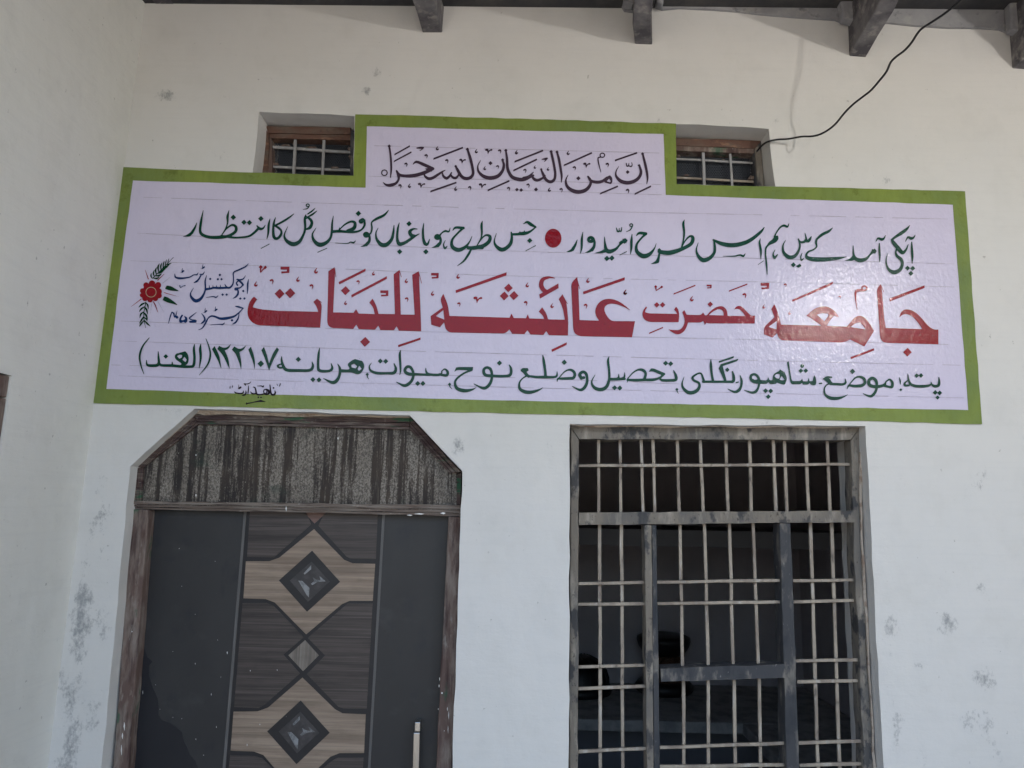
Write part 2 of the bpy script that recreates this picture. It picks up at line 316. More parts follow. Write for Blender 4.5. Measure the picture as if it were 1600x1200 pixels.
# ---------------------------------------------------------------- lettering data
# brush strokes of each painted word; x,y,width in units of a ruling grid laid over the sign
# S smooth stroke, L straight stroke, P polygon, Q smooth polygon, H hole, D diamond dot, K ring, E disc,
# F cut bar, a/b/v/h/t small ornament marks.  '#' starts a new word, '@' sets the grid (origin, scale)
TXT = {}
TXT['ink'] = """
@580,200,6.667
#last word of the verse
K 140,472,29,29,11
D 190,195,19
S 190,195,16 200,260,17 208,340,18 211,430,17 203,522,8
F 246,284 404,195 15
F 240,355 420,258 15
S 478,216,10 520,212,20 543,212,16
S 543,214,12 530,230,8 508,243,5
S 438,384,6 462,362,18 490,362,24 560,392,28 645,430,26
P 645,412 655,430 630,462 590,452 560,430
S 640,438,18 580,462,30 500,490,32 430,504,32 350,505,26 295,492,24 268,455,16
S 266,452,14 285,500,24 288,540,20 262,580,22 215,600,30 175,603,24 145,590,14 126,570,4
S 552,470,8 560,505,18 595,532,26 640,527,26 700,490,22 745,460,14 772,446,6
S 742,465,8 752,505,20 785,530,26 815,510,20 838,470,10
S 828,490,12 850,520,22 880,527,24 905,505,16 912,480,10
D 882,405,16
S 882,408,16 905,450,26 940,508,28 985,532,30 1035,522,28 1062,480,24 1052,400,24 1030,310,24 1005,232,18
D 1003,228,19
b 690,220,1
a 575,300,1
a 365,388,1
a 790,352,1
v 953,352,1
F 652,328 955,212 17
a 303,612,1
b 400,610,1
v 527,605,1.1
F 620,668 888,575 17
b 880,640,1
a 1028,632,1
v 1160,610,1.1
F 1216,656 1438,558 17
#third word of the verse
S 1140,343,4 1112,400,10 1120,460,20 1170,508,30 1240,527,35 1320,507,32 1368,452,26 1382,390,22 1368,340,16
D 1370,338,18
D 1243,373,22
b 1183,427,.9
a 1318,412,.9
b 1095,250,1
v 1225,250,1.1
a 1340,250,1
b 1515,258,.9
D 1403,240,18
S 1403,240,14 1415,330,22 1422,430,26 1462,510,30 1530,540,34 1600,540,30 1690,500,16
a 1432,640,1
D 1518,648,20
D 1562,652,20
@800,200,6.667
S 120,528,24 170,512,20 222,468,8
S 205,482,8 222,530,24 262,550,26 315,530,20 345,500,10
D 304,436,14
S 304,440,14 325,490,24 355,545,26 400,567,28 440,542,24 450,480,22 435,380,22 418,300,22 408,255,18
D 407,252,18
D 468,256,18
S 468,256,16 488,330,22 506,430,22 517,510,18 513,572,6
D 250,646,22
b 45,262,1
a 135,452,1
b 238,415,.8
b 375,435,.8
S 312,332,8 345,328,18 366,322,14
S 366,324,10 352,342,8 338,355,5
F 28,358 322,242 17
F 16,450 258,334 17
a 168,605,1
b 388,650,1
a 512,652,1
b 583,268,1
#second word of the verse
S 584,494,4 560,550,14 575,615,26 630,658,34 700,672,35 770,650,32 812,600,26 818,550,20 792,512,14
S 790,512,14 820,555,24 880,570,28 940,560,26 985,520,14
P 950,548 985,512 1020,498 1044,525 1044,570 1030,590 1000,585 960,572
H 985,560 1010,535 1028,560 1018,572
D 690,530,23
a 650,425,1
v 778,395,1.1
F 540,396 830,266 17
a 992,390,1
K 940,290,24,22,11
S 918,312,10 896,318,10 900,370,11 925,468,4
F 918,690 1100,614 16
#first word of the verse
S 1110,406,4 1082,460,10 1085,510,20 1130,558,32 1195,576,34 1262,564,32 1318,525,28 1342,465,24 1326,402,18
D 1322,396,16
D 1203,465,21
S 1188,372,7 1195,403,12 1212,400,10 1216,376,7
S 1216,400,9 1238,408,11 1250,392,8 1245,365,5
F 1073,345 1300,266 16
D 1358,276,18
S 1360,280,16 1380,360,22 1402,460,22 1410,530,16 1401,590,5
F 1278,694 1444,614 17
a 1203,662,1.1
"""
TXT['red'] = """
@740,310,6.154
#round red dot between the two verses
E 765,387,79,91
@1180,420,5.333
#first word of the big red title
P 1040,130 1007,172 1035,560 1042,590 1055,608 1075,618 1110,620 1520,632 1520,508 1490,510 1455,495 1420,462 1380,412 1330,365 1290,345 1250,340 1222,350 1205,372 1193,410 1222,385 1250,378 1290,390 1330,425 1365,470 1386,506 1082,495 1070,420 1052,190
L 1043,142,5 1067,198,3
P 1113,250 1405,141 1406,163 1115,276
D 1263,697,36
P 155,298 130,340 157,405 68,490 70,550 140,576 178,540 188,575 212,598 400,605 700,617 745,612 785,592 905,650 985,520 950,460 912,412 880,395 850,395 820,412 758,485 592,478 612,440 652,395 694,408 672,370 640,340 600,318 550,315 500,330 460,360 420,395 452,408 545,476 212,468 195,400 172,330
H 176,437 106,487 174,508
H 508,385 550,370 602,378 606,395 572,440
H 788,488 830,455 870,450 898,480 912,507
P 302,262 640,112 646,122 626,142 308,278
K 905,165,20,18,14
S 900,182,16 850,184,20 832,200,16 833,260,9 845,345,4
a 700,240,.8
P 788,738 985,664 984,684 795,755
h 78,145,.95
a 247,140,.9
b 68,320,1
b 282,372,.9
@960,420,6.154
#second word of the big red title
P 1348,452 1345,530 900,528 882,522 865,545 862,528 850,505 838,515 820,520 705,520 690,570 660,615 610,638 560,620 515,585 560,592 620,592 650,570 675,520 668,470 650,420 670,400 692,445 800,448 832,445 850,422 868,450 885,450 930,400 980,368 1030,360 1062,378 1080,410 1085,455 1252,457 1228,418 1200,395 1172,386 1148,396 1165,368 1195,357 1225,368 1260,405 1300,445 1320,456
H 905,448 950,410 1000,390 1028,396 1045,420 1048,452
P 303,365 275,400 265,440 275,480 310,508 350,515 615,517 622,440 610,390 590,367 572,395 592,420 603,437 330,432 292,420 298,397 312,376
D 405,350,27
D 461,350,27
D 918,345,27
D 395,175,15
D 453,178,14
S 395,180,14 400,212,6 412,205,7 452,180,9
F 568,246 775,164 11
F 1098,219 1273,152 11
h 908,173,.65
b 100,232,1.1
b 740,295,1.1
a 1248,260,1.1
F 332,624 464,568 11
@660,400,4.706
#third word of the big red title
P 1137,157 1093,200 1108,540 1118,570 1138,584 1160,592 1540,600 1562,482 1388,481 1355,445 1335,400 1342,370 1375,352 1420,355 1480,375 1532,406 1485,362 1430,328 1375,315 1320,325 1282,360 1267,410 1278,450 1298,478 1155,473 1145,200
L 1138,180,4 1157,245,3
P 1180,265 1487,159 1486,181 1183,285
P 1030,283 1002,320 1030,380 1047,471 924,468 910,420 880,380 855,412 885,440 895,465 786,461 775,430 762,460 672,458 655,425 641,456 200,443 188,360 155,280 132,320 150,382 62,444 66,508 130,527 160,490 172,542 200,565 610,572 640,543 660,575 750,577 772,548 795,580 890,583 910,555 930,585 1070,587 1072,480 1060,350
H 155,400 100,444 162,470
S 973,166,3 930,160,14 885,176,24 873,215,28 888,250,28 910,262,20
P 858,286 1000,204 1001,239 865,316
L 1040,308,4 1066,355,3
P 245,255 620,122 618,146 247,275
P 948,690 1062,636 1060,656 952,708
D 633,238,32
D 602,297,33
D 673,294,34
h 93,147,.75
b 262,155,1
b 770,218,1
a 270,358,.9
v 408,325,1.2
a 760,350,1
b 952,370,1
b 1215,185,1
b 1490,272,1
a 1200,370,1
b 75,280,1
@380,400,5.333
#fourth word of the big red title
P 93,340 55,385 38,460 45,515 75,555 125,580 645,600 658,410 640,378 618,358 588,385 615,425 628,468 300,460 150,447 85,430 92,405 120,364
L 625,366,4 657,392,3
D 307,318,42
D 395,313,43
P 765,97 713,130 703,550 712,585 740,602 920,610 945,575 965,612 1100,617 1128,583 1145,620 1258,622 1280,588 1298,625 1485,630 1480,480 1465,130 1410,160 1430,492 1315,490 1303,120 1256,155 1266,487 1130,485 1110,410 1080,358 1053,392 1085,430 1098,487 965,482 943,445 922,476 752,472 760,300 768,150
L 766,112,4 775,178,3
L 1302,122,4 1321,180,3
L 1466,145,4 1488,230,3
P 798,220 1022,108 1022,130 803,240
P 902,328 1200,171 1200,193 906,350
P 1292,744 1480,681 1479,701 1294,763
D 1018,718,42
D 855,292,38
D 150,96,18
D 188,98,15
S 150,100,14 148,140,5 165,120,8 190,98,10
h 352,118,1
a 242,215,1.2
b 108,240,1.2
b 458,200,1.2
a 573,258,1.2
b 608,130,1.3
a 960,222,1
b 1087,150,1
b 855,395,1
h 1178,313,.9
b 1360,212,1.1
a 1365,365,1.1
"""
TXT['green'] = """
@1180,310,6.154
#first word of the couplet
S 1498,425,8 1500,490,18 1505,570,17 1502,632,4
S 1438,418,5 1462,378,14 1492,390,22 1515,382,14 1532,357,4
S 1480,264,4 1450,300,20 1400,338,26 1350,370,20 1308,402,16
S 1308,400,12 1320,425,26 1365,480,32 1408,525,28 1442,500,16 1465,448,6
S 1355,480,12 1345,525,14 1358,560,22 1395,590,26 1408,635,22 1385,690,28 1330,715,32 1280,690,22 1255,635,12 1255,580,8 1269,534,3
D 1457,675,25
D 1507,677,25
D 1490,725,25
#second word of the couplet
S 1188,438,8 1188,500,16 1192,560,14 1190,617,4
S 1155,418,5 1175,388,14 1210,400,22 1232,388,14 1247,360,4
D 1140,510,24
P 1120,490 1160,515 1148,535 1105,530
S 1125,515,22 1095,550,14 1060,585,24 1010,600,32 960,585,28 940,540,16 936,460,5
P 935,550 955,590 930,605 848,604 905,585
#third word of the couplet
S 740,288,4 700,322,20 640,352,22 590,395,16 580,430,16 585,470,12 550,500,12 510,515,14 487,545,16 498,575,28 560,590,34 680,590,32 790,580,22 872,566,4
#fourth word of the couplet
S 287,408,4 262,460,12 270,525,22 320,570,32 375,560,26 412,510,18 425,455,14 412,395,10
S 410,398,8 430,425,16 470,420,18 485,395,14 474,338,4
S 478,410,20 505,415,24 522,395,18 535,370,5
D 362,643,25
P 385,655 425,632 442,655 410,672
S 446,530,4 432,570,10 440,598,14 462,580,6
#fifth word of the couplet
S 320,247,4 306,278,14 275,266,18 240,280,14 205,325,10 180,372,12
P 182,365 215,362 222,395 195,430 130,455 100,480 118,430 165,395
S 130,445,14 100,480,14 95,540,13 105,640,13 112,735,4
S 187,498,4 168,540,10 182,575,20 210,545,8
#sixth word of the couplet
S 45,392,4 38,430,14 50,510,18 50,585,4
F 22,643 78,603 6
@960,310,6.154
S 1438,281,4 1405,325,20 1320,395,28 1240,435,32 1130,455,34 1030,440,30 948,404,14
S 952,402,10 962,470,20 955,530,22 910,580,30 850,598,34 805,560,24 785,500,12 803,430,3
S 1255,536,4 1235,560,16 1212,550,14 1185,552,12 1150,560,10 1040,560,3
#seventh word of the couplet
S 671,210,3 660,250,18 668,330,16 662,400,12 640,482,9
S 640,482,9 680,410,10 725,368,16 752,385,26 735,440,28 660,485,28 580,515,34 510,528,36 430,515,28 430,487,8
S 436,500,16 425,565,18 412,610,28
P 425,580 405,632 343,637 390,610
S 208,364,5 238,338,20 300,345,24
S 300,345,20 255,390,14 212,450,18 215,515,28 270,558,36 330,545,30 380,490,12 400,438,3
#eighth word of the couplet
S 168,348,4 162,420,20 160,490,16 152,542,4
K 160,262,14,13,10
S 170,275,9 150,308,8 112,326,3
S 18,288,5 28,322,11 42,322,8 45,292,5
S 45,318,9 62,320,11 69,283,5
F 48,550 118,515 7
@740,310,6.154
D 1450,415,28
P 1430,395 1460,388 1480,408 1465,435 1425,425
S 1440,415,22 1400,455,14 1365,492,22 1310,515,32 1275,500,30 1262,440,16 1257,375,4
P 1258,490 1280,520 1245,530 1157,532 1220,512
D 1280,582,27
D 1328,578,27
P 1395,430 1420,405 1425,435 1400,450
#ninth word of the couplet
E 1126,400,36,34
H 1117,398 1124,394 1130,400 1123,405
S 1150,390,18 1162,425,18 1156,470,22 1138,500,24
P 1168,440 1150,505 1115,527 1063,528 1112,503 1140,470
S 1050,328,4 1040,400,18 1038,480,14 1026,532,4
S 996,402,4 978,450,18 952,495,24
P 975,460 950,515 920,522 883,522 935,495
#tenth word of the couplet
S 480,250,4 515,232,18 550,255,26 598,280,12
S 598,280,10 560,312,14 520,335,22 480,342,28 440,345,24
P 355,322 368,340 440,335 445,312 452,335 480,330 487,308 500,335 520,350 420,362 370,362
S 362,330,10 368,380,20 355,440,26 310,485,30 265,496,32 215,460,22 200,410,10 220,340,3
D 540,410,26
F 500,510 598,457 7
#eleventh word of the couplet
S 86,222,3 78,260,18 80,340,14 70,390,10 35,455,8
S 35,455,8 80,390,10 120,358,14 158,372,24 148,420,28 90,462,30 0,480,30 -50,480,26
@500,310,6.154
S 1560,478,26 1510,480,20 1462,488,14 1430,540,18 1385,605,14 1322,653,3
S 1278,312,5 1305,286,18 1380,290,22
S 1375,292,18 1320,345,14 1272,405,18 1275,470,28 1335,500,32 1400,470,22 1440,420,10 1463,368,3
#twelfth word of the couplet
S 1253,288,4 1240,325,12 1208,318,16 1175,335,10 1150,365,14
E 1130,376,31,29
S 1150,366,16 1162,400,18 1156,435,22 1135,460,24
P 1166,410 1150,465 1118,479 1070,480 1112,458 1138,430
S 1206,408,4 1190,450,10 1203,485,16 1225,462,5
#thirteenth word of the couplet
S 1000,243,4 992,310,16 995,390,20 1012,440,26 1035,445,18 1056,397,5
D 1020,517,26
S 765,238,4 750,300,16 745,390,20 765,442,30 820,430,24 870,398,22 920,365,14 958,345,4
S 937,300,6 900,298,14 865,325,26 880,360,28 905,365,24
D 858,248,26
D 768,517,26
S 714,263,5 708,330,18 690,400,24 640,450,32 590,448,32 550,400,20 540,340,10 562,288,3
#fourteenth word of the couplet
S 662,118,4 620,165,18 550,200,20 500,235,12 502,290,14 490,340,12 462,355,16
E 447,354,31,29
S 468,345,16 480,380,18 474,420,22 448,450,24
P 482,400 465,455 435,469 387,470 430,448 455,420
#fifteenth word of the couplet
D 372,150,27
S 398,225,38 412,215,34
S 430,215,16 430,265,16 395,310,14 330,328,18 250,325,20 180,320,22 120,325,22
S 185,310,8 240,258,12 300,228,16 338,240,22 330,290,28 270,318,26
P 175,320 192,278 200,310 210,335 170,335
S 345,412,4 325,432,12 298,424,9 262,438,7 145,433,3
@280,310,6.154
S 1486,172,3 1475,240,14 1470,330,18 1455,390,20 1410,435,28 1350,450,34 1300,410,24 1285,350,12 1320,288,3
F 1333,524 1426,483 7
#sixteenth word of the couplet
K 1240,72,15,13,10
S 1252,83,8 1235,103,8 1193,112,3
S 1312,97,3 1280,128,12 1240,155,10
S 1330,123,3 1290,155,14 1245,182,12 1225,200,8
S 1225,180,10 1262,205,20 1280,240,22 1262,285,24 1230,300,14
S 1223,160,5 1212,200,18 1215,290,18 1200,350,18 1160,420,26 1100,445,34 1040,415,26 1015,360,12 1048,275,3
#seventeenth word of the couplet
S 931,188,4 915,240,16 908,320,20 918,380,24 950,390,20 982,355,20 985,315,16 955,285,18 925,265,16
S 1108,153,4 1060,190,14 1000,228,16 930,265,14
#last word of the couplet
S 878,200,4 865,260,18 860,340,15 847,397,4
F 790,487 873,443 7
S 833,260,4 812,292,14 780,297,22 752,268,9
S 770,290,20 725,335,18 670,370,16 560,382,15 480,375,16 410,365,16
D 790,200,27
D 628,235,26
D 680,238,26
S 484,120,3 470,180,18 470,240,12 450,300,10 413,358,7
S 413,358,7 465,292,10 515,260,16 550,280,22 545,325,22 480,365,22 400,378,26 300,378,24 230,355,24 207,315,20 217,220,18 237,120,3
D 525,187,27
S 176,238,3 155,290,16 128,335,22
P 150,300 132,350 110,372 36,374 90,350
@1220,560,6.154
#first word of the address
S 1512,183,5 1516,225,18 1508,262,22 1475,270,22 1447,256,16 1437,230,5
S 1440,245,8 1420,262,18 1370,270,22 1290,268,22 1240,248,20 1222,205,14 1215,152,5
S 1218,212,8 1185,240,14 1188,262,18 1225,262,14
D 1300,168,23
D 1341,167,23
D 1477,330,24
D 1520,334,24
D 1500,378,21
S 1133,185,3 1142,220,10 1143,253,3
D 1147,303,15
#second word of the address
S 1005,225,10 1040,205,14 1066,235,20 1062,275,22 1030,275,18 985,262,22
S 1005,225,8 990,255,20 940,272,24 880,272,26 845,255,26 842,215,24 872,192,24 905,212,24 918,260,20 905,320,20 870,362,22 835,362,16 785,340,4
H 862,240 878,230 897,240 898,255 870,252
#third word of the address
S 720,268,22 775,262,24 803,235,22 793,198,22 755,180,18 710,190,12 655,250,8
S 760,268,22 700,268,22 650,262,16 638,280,8 630,298,3
S 613,198,4 618,235,16 590,252,18 540,250,20 470,247,18
S 405,200,10 440,186,20 482,184,12
P 430,185 470,200 480,225 500,240 480,258 455,250 432,225 410,210
S 470,240,10 430,262,10 412,300,12 422,350,18 470,382,26 540,386,24 600,370,12 637,350,3
D 683,128,27
@1180,540,13.333
L 1325,795,22 1372,790,24
#fourth word of the address
S 1222,628,6 1225,700,50 1220,790,60 1180,800,50
P 1222,625 1262,700 1250,800 1240,828 1150,825 1120,785 1090,820 985,820 960,785 930,812 760,812 730,790 712,730 700,640 650,350 690,332 720,550 745,700 765,742 930,742 968,695 985,748 1080,748 1103,670 1122,748 1190,740 1210,715 1195,690
D 967,430,50
D 940,530,50
D 1043,528,50
Q 540,465 600,560 645,680 630,760 595,818 480,790 440,775 420,800 300,805 265,765 230,800 100,798 80,760 82,722 230,725 258,660 290,722 350,720 355,660 390,590 490,530 500,495
H 390,638 430,595 490,598 508,630 490,692 430,690
H 538,632 600,715 560,732 498,715
S 95,758,70 20,750,70 -60,735,60
D 207,945,52
D 313,950,52
D 262,1068,52
@1020,550,6.667
S 1110,318,26 1050,312,26 1018,285,24 1020,248,22 1055,235,20 1090,260,22 1105,310,20 1095,370,18 1070,412,24 1030,425,20 948,399,4
H 1045,282 1065,275 1078,290 1050,292
#fifth word of the address
S 905,246,6 920,300,20 915,360,20 890,402,26 845,418,20 776,387,4
F 860,324 890,315 11
S 826,208,12 838,260,24 832,308,24 780,312,20 640,312,20 520,312,20
P 682,98 842,44 838,67 686,116
P 700,130 888,72 878,98 725,150 765,300 745,318 682,170 700,140
D 772,188,24
S 601,82,6 602,140,22 610,230,20 625,310,20
S 530,312,22 518,270,18 500,228,14 465,228,14 412,265,18 425,298,20 475,325,20 480,370,24 440,415,30 370,425,30 315,380,22 303,330,12 323,260,3
D 248,392,17
S 250,392,12 250,412,8 266,436,3
@800,540,6.154
#sixth word of the address
S 1551,242,7 1572,290,22 1572,330,22 1520,337,22 1440,335,20 1420,318,14
D 1475,172,25
D 1523,177,25
P 1310,255 1335,222 1360,222 1470,268 1470,285 1440,288 1350,250 1330,252
S 1450,285,18 1420,310,16 1360,330,22 1270,332,22 1180,335,22 1110,332,18
S 1270,330,22 1283,270,20 1255,238,22 1210,235,14 1160,265,10 1108,322,7
S 1112,335,8 1104,358,3
S 1081,262,4 1078,305,16 1050,322,20
S 1025,275,4 1022,312,16 1000,325,20
S 1080,322,20 1000,325,22 940,325,22
S 932,108,4 922,150,18 932,240,18 932,330,20 905,400,26 850,425,28 790,405,24 765,350,12 798,282,3
D 985,408,25
D 1035,410,25
#seventh word of the address
S 665,315,24 650,280,24 680,255,22 712,275,22 722,340,20 700,400,24 655,428,20 578,394,4
S 690,310,22 665,315,22
#eighth word of the address
S 540,318,22 590,312,22 603,275,22 580,242,20 545,235,14 500,258,9 443,322,7
S 540,318,22 480,320,20 440,322,14 434,350,3
S 433,252,4 430,292,16 400,305,18 300,305,22 240,305,20 180,298,18
S 296,98,8 305,150,20 318,240,20 322,300,22
P 82,235 100,218 150,218 162,240 140,255 152,275 190,300 160,312 125,290 105,262 85,250
S 145,290,12 100,320,10 72,360,14 75,415,22 120,445,28 180,450,26 250,432,16 297,407,3
D 502,163,26
@560,530,6.154
#ninth word of the address
S 1452,250,7 1468,290,20 1460,345,22 1400,358,22 1290,355,22 1220,345,24 1205,300,22 1232,275,20 1270,290,22 1285,345,20 1275,410,22 1240,460,24 1195,472,20 1110,431,4
D 1357,232,26
P 922,318 940,275 965,270 1105,270 1100,302 1075,305 1010,300 950,298
S 1090,300,14 1020,328,14 955,375,16 930,420,18 950,475,26 1020,497,28 1090,488,16 1133,467,3
D 878,436,17
S 880,436,12 880,456,8 903,482,3
#tenth word of the address
S 800,312,8 832,290,12 860,318,20 852,348,22 815,348,20 780,340,18
S 805,318,8 790,342,18 720,345,20 670,335,18 652,310,14 650,280,5
S 690,345,18 560,340,20 480,335,26 448,305,22 470,268,22 505,275,22 530,330,20 515,400,22 450,448,24 366,414,4
D 572,428,25
D 622,428,25
#eleventh word of the address
S 409,108,4 400,150,18 405,240,18 407,310,12 399,347,3
S 345,238,8 362,285,20 345,325,24 280,330,20 180,328,22 122,305,18 108,265,10 129,230,3
D 213,213,25
D 265,215,25
D 88,340,17
S 90,340,12 88,362,8 104,386,3
@340,520,6.154
#twelfth word of the address
Q 1338,230 1395,275 1412,330 1385,385 1345,402 1290,385 1180,382 1178,355 1268,352 1255,305 1300,265 1325,255
H 1288,312 1318,300 1345,325 1330,345 1292,335
H 1365,318 1388,350 1362,368 1348,352
S 1159,303,6 1180,350,20 1175,410,20 1150,460,26 1105,480,24 1020,440,4
S 1096,298,6 1105,345,20 1070,370,20 985,366,24 970,320,20 975,210,18 985,147,4
D 920,452,25
D 978,455,25
#thirteenth word of the address
S 912,283,6 920,325,20 890,362,22 780,365,24 670,360,24 635,320,22 620,270,16 620,230,4
S 628,298,8 582,318,14 600,338,16 640,335,14
D 780,258,26
#postal number of the address
P 425,170 450,138 475,200 500,300 530,210 575,142 595,165 545,255 512,330 500,368 488,330 455,240
D 420,300,32
P 300,165 325,135 348,200 365,270 362,362 348,290
P 142,165 165,133 210,160 245,150 284,120 250,172 215,187 235,290 232,358 215,300 180,205
P 3,158 20,128 60,148 100,142 137,108 110,158 75,172 110,250 122,352 100,310 55,215
@200,520,6.154
P 813,160 838,130 885,220 905,358 870,270
#last word of the address
S 755,60,4 785,140,10 797,220,14 770,310,12 690,410,3
S 212,50,4 150,130,12 120,220,15 130,310,12 160,400,3
S 706,113,5 700,160,20 705,240,18 690,342,4
S 646,113,5 640,160,18 645,250,20 635,318,22 600,328,20 520,326,22 430,318,22 330,315,20 305,295,18
Q 528,166 556,180 580,208 590,255 578,300 540,322 500,322 520,300 470,262 456,232 470,204 505,194
H 478,228 500,212 528,216 524,240 500,252
H 548,232 570,262 560,285 530,262
S 431,283,5 432,310,16 410,318,20
S 297,183,5 300,240,16 303,290,20 285,315,24 220,318,22 190,308,16 184,265,4
D 370,230,23
"""
TXT['sig'] = """
@340,590,14.545
#signature of the sign painter
S 1310,300,8 1322,345,24 1300,390,26 1250,395,26 1225,360,22 1210,260,18 1200,170,12
E 1283,240,20,20
S 1120,270,18 1170,300,28 1180,360,28 1120,388,24 1060,375,20
K 1095,320,38,45,22
S 1060,378,20 1000,390,20 930,390,22 895,370,22 880,290,18 860,230,16 820,220,10
S 900,360,20 850,375,22 790,365,20 760,320,6
S 1065,180,6 1045,215,20 1010,195,14 970,195,10 905,195,5
E 938,452,20,18
E 998,455,20,18
S 665,600,10 700,590,16 800,570,14 930,545,20 990,535,32 1050,545,14 1105,545,4
L 668,570,8 672,605,20
S 715,190,8 712,280,16 700,395,8
P 595,140 640,135 660,190 655,200 620,165
S 620,145,14 690,150,12 740,130,12 770,95,5
S 650,300,6 658,350,18 635,395,22 590,408,16 560,405,6
S 595,300,6 600,340,18 560,365,20 470,362,20 410,345,18 400,320,6
S 495,165,6 490,240,8
S 490,245,8 535,215,12 548,230,12 510,255,10 465,262,4
S 300,200,8 295,245,14
S 355,185,8 345,225,12
S 1360,150,8 1375,190,8
S 1440,135,8 1425,180,12 1410,210,5
"""
TXT['blue'] = """
@200,390,8
#first word of the trust name
S 1513,373,3 1503,430,14 1500,500,12 1496,562,3
S 1476,330,4 1445,372,12 1400,385,18 1370,378,14
S 1375,380,14 1420,415,18 1445,445,16
S 1400,385,10 1362,420,12 1375,450,14
S 1445,445,14 1410,480,12 1370,490,20
E 1356,498,21,20
S 1370,492,12 1384,525,14 1378,565,18 1355,595,16
P 1385,550 1365,600 1345,612 1313,618 1345,590
D 1447,523,17
D 1410,617,17
D 1462,617,17
#second word of the trust name
S 1512,178,3 1480,215,12 1400,255,14 1328,290,12 1325,350,10 1325,400,10 1310,450,14 1275,482,18 1240,475,16 1215,435,4
S 1270,482,16 1220,482,18 1150,485,20 1080,482,18 1040,492,18 980,500,22
S 1160,445,4 1163,480,10
S 1112,452,4 1115,482,10
S 1068,452,4 1070,482,10
S 1022,450,4 1025,485,10
S 991,322,3 972,400,14 975,490,14 955,560,18 910,625,28 850,645,32 800,600,22 790,550,10 828,482,3
D 1155,322,18
D 1130,375,17
D 1176,375,17
D 1035,372,17
D 1190,568,18
D 1240,568,18
S 1135,578,4 1108,602,13 1070,592,10 983,603,3
#third word of the trust name
S 966,280,3 940,315,13 905,312,8
S 925,315,12 895,370,14 875,395,14
P 905,355 880,410 855,420 820,424 855,395
t 942,215,1
t 686,262,1
S 886,290,3 870,320,12 845,318,9 820,325,10 780,348,10 700,362,16 640,362,20 600,348,14 592,305,3
D 655,455,9
D 720,455,9
S 655,460,8 665,480,6 690,462,5 720,455,6
#registration word under the trust name
S 1345,712,4 1380,718,16 1445,738,12
S 1445,738,8 1390,795,12 1330,840,18 1240,862,26 1160,866,22 1085,838,16 1040,838,14 1005,868,12 970,935,15 935,985,10 885,1008,3
S 1397,798,3 1382,865,12 1360,905,16
P 1385,870 1360,925 1335,935 1300,940 1335,915
D 1307,888,18
S 1216,918,4 1190,940,13 1150,938,9 1035,946,3
t 1100,742,1
t 972,762,1
S 925,800,3 955,840,12 968,880,16 945,912,16 918,930,5
#registration number
P 865,785 800,835 770,858 772,868 835,880 868,888 862,915 790,920 768,908 775,895 835,900 800,880 768,868 805,825
S 862,790,4 800,838,12 775,862,12 800,880,10 850,890,16
P 768,905 785,893 866,890 858,918 780,921
Q 712,778 745,850 750,900 725,922 700,908 670,922 648,905 652,862 680,815
H 703,820 722,870 700,888 672,885 680,850
D 620,850,22
S 560,778,3 540,830,10 512,928,4
S 552,790,8 580,800,14 585,835,12 600,845,12 622,768,3
"""
TXT['flower_red'] = """
@200,390,8
#red flower head
E 395,530,36,42
E 385,450,38,40
E 308,428,40,38
E 235,450,35,36
E 190,520,32,32
E 188,575,32,30
E 222,615,36,34
E 285,635,34,30
E 350,615,36,34
E 395,580,36,34
E 295,530,105,105
#upper left red ray
L 222,255,3 262,372,10
#upper right red ray
L 462,308,3 380,388,9
#lower left red ray
L 175,622,8 50,716,3
#lower red ray
L 325,655,9 350,700,10 380,786,4
#faint pink ray
L 458,540,5 490,552,6 640,592,2
"""
TXT['flower_cream'] = """
@200,390,8
#pale ring in the flower
K 297,537,64,62,8
"""
TXT['flower_grey'] = """
@200,390,8
#upper grey ray
L 535,350,2 440,425,4
#lower grey ray
L 303,685,4 287,818,2
#lower right grey ray
L 385,655,4 455,790,2
"""
TXT['leaf'] = """
@200,390,8
#upper fern leaf of the flower
L 318,362,6 575,103,4
S 312,365,6 295,335,14 300,300,4
S 320,360,6 370,365,16 400,345,3
S 335,340,6 325,300,14 335,265,4
S 345,332,6 395,330,16 430,305,3
S 362,312,6 352,265,15 365,228,4
S 372,304,6 420,290,16 460,262,3
S 392,285,6 383,225,16 400,180,4
S 402,278,6 450,260,15 485,232,3
S 420,260,6 418,210,14 432,172,4
S 430,248,6 480,230,15 515,205,3
S 445,232,6 450,190,12 460,150,4
S 455,222,6 500,208,13 532,182,3
S 475,202,5 480,165,9 490,130,3
S 485,192,5 520,185,10 552,175,3
S 505,172,5 510,145,7 520,118,3
#lower fern leaf of the flower
L 232,660,8 205,800,7 210,900,6 230,985,3
S 225,668,6 180,690,18 140,728,3
S 232,668,6 255,700,16 262,748,3
S 220,715,6 175,745,16 148,782,3
S 215,720,6 240,755,18 255,815,3
S 208,780,6 170,810,16 155,860,3
S 205,790,6 235,825,18 255,880,3
S 205,840,6 180,880,16 150,930,3
S 208,890,6 170,935,15 150,965,3
S 210,885,6 250,930,16 288,962,3
S 208,850,6 235,870,12 250,900,3
#upper smooth leaf of the flower
Q 432,474 490,455 550,465 600,495 640,520 585,522 530,515 470,495
#lower smooth leaf of the flower
Q 398,602 460,590 510,605 570,645 625,695 560,680 500,665 440,635
"""
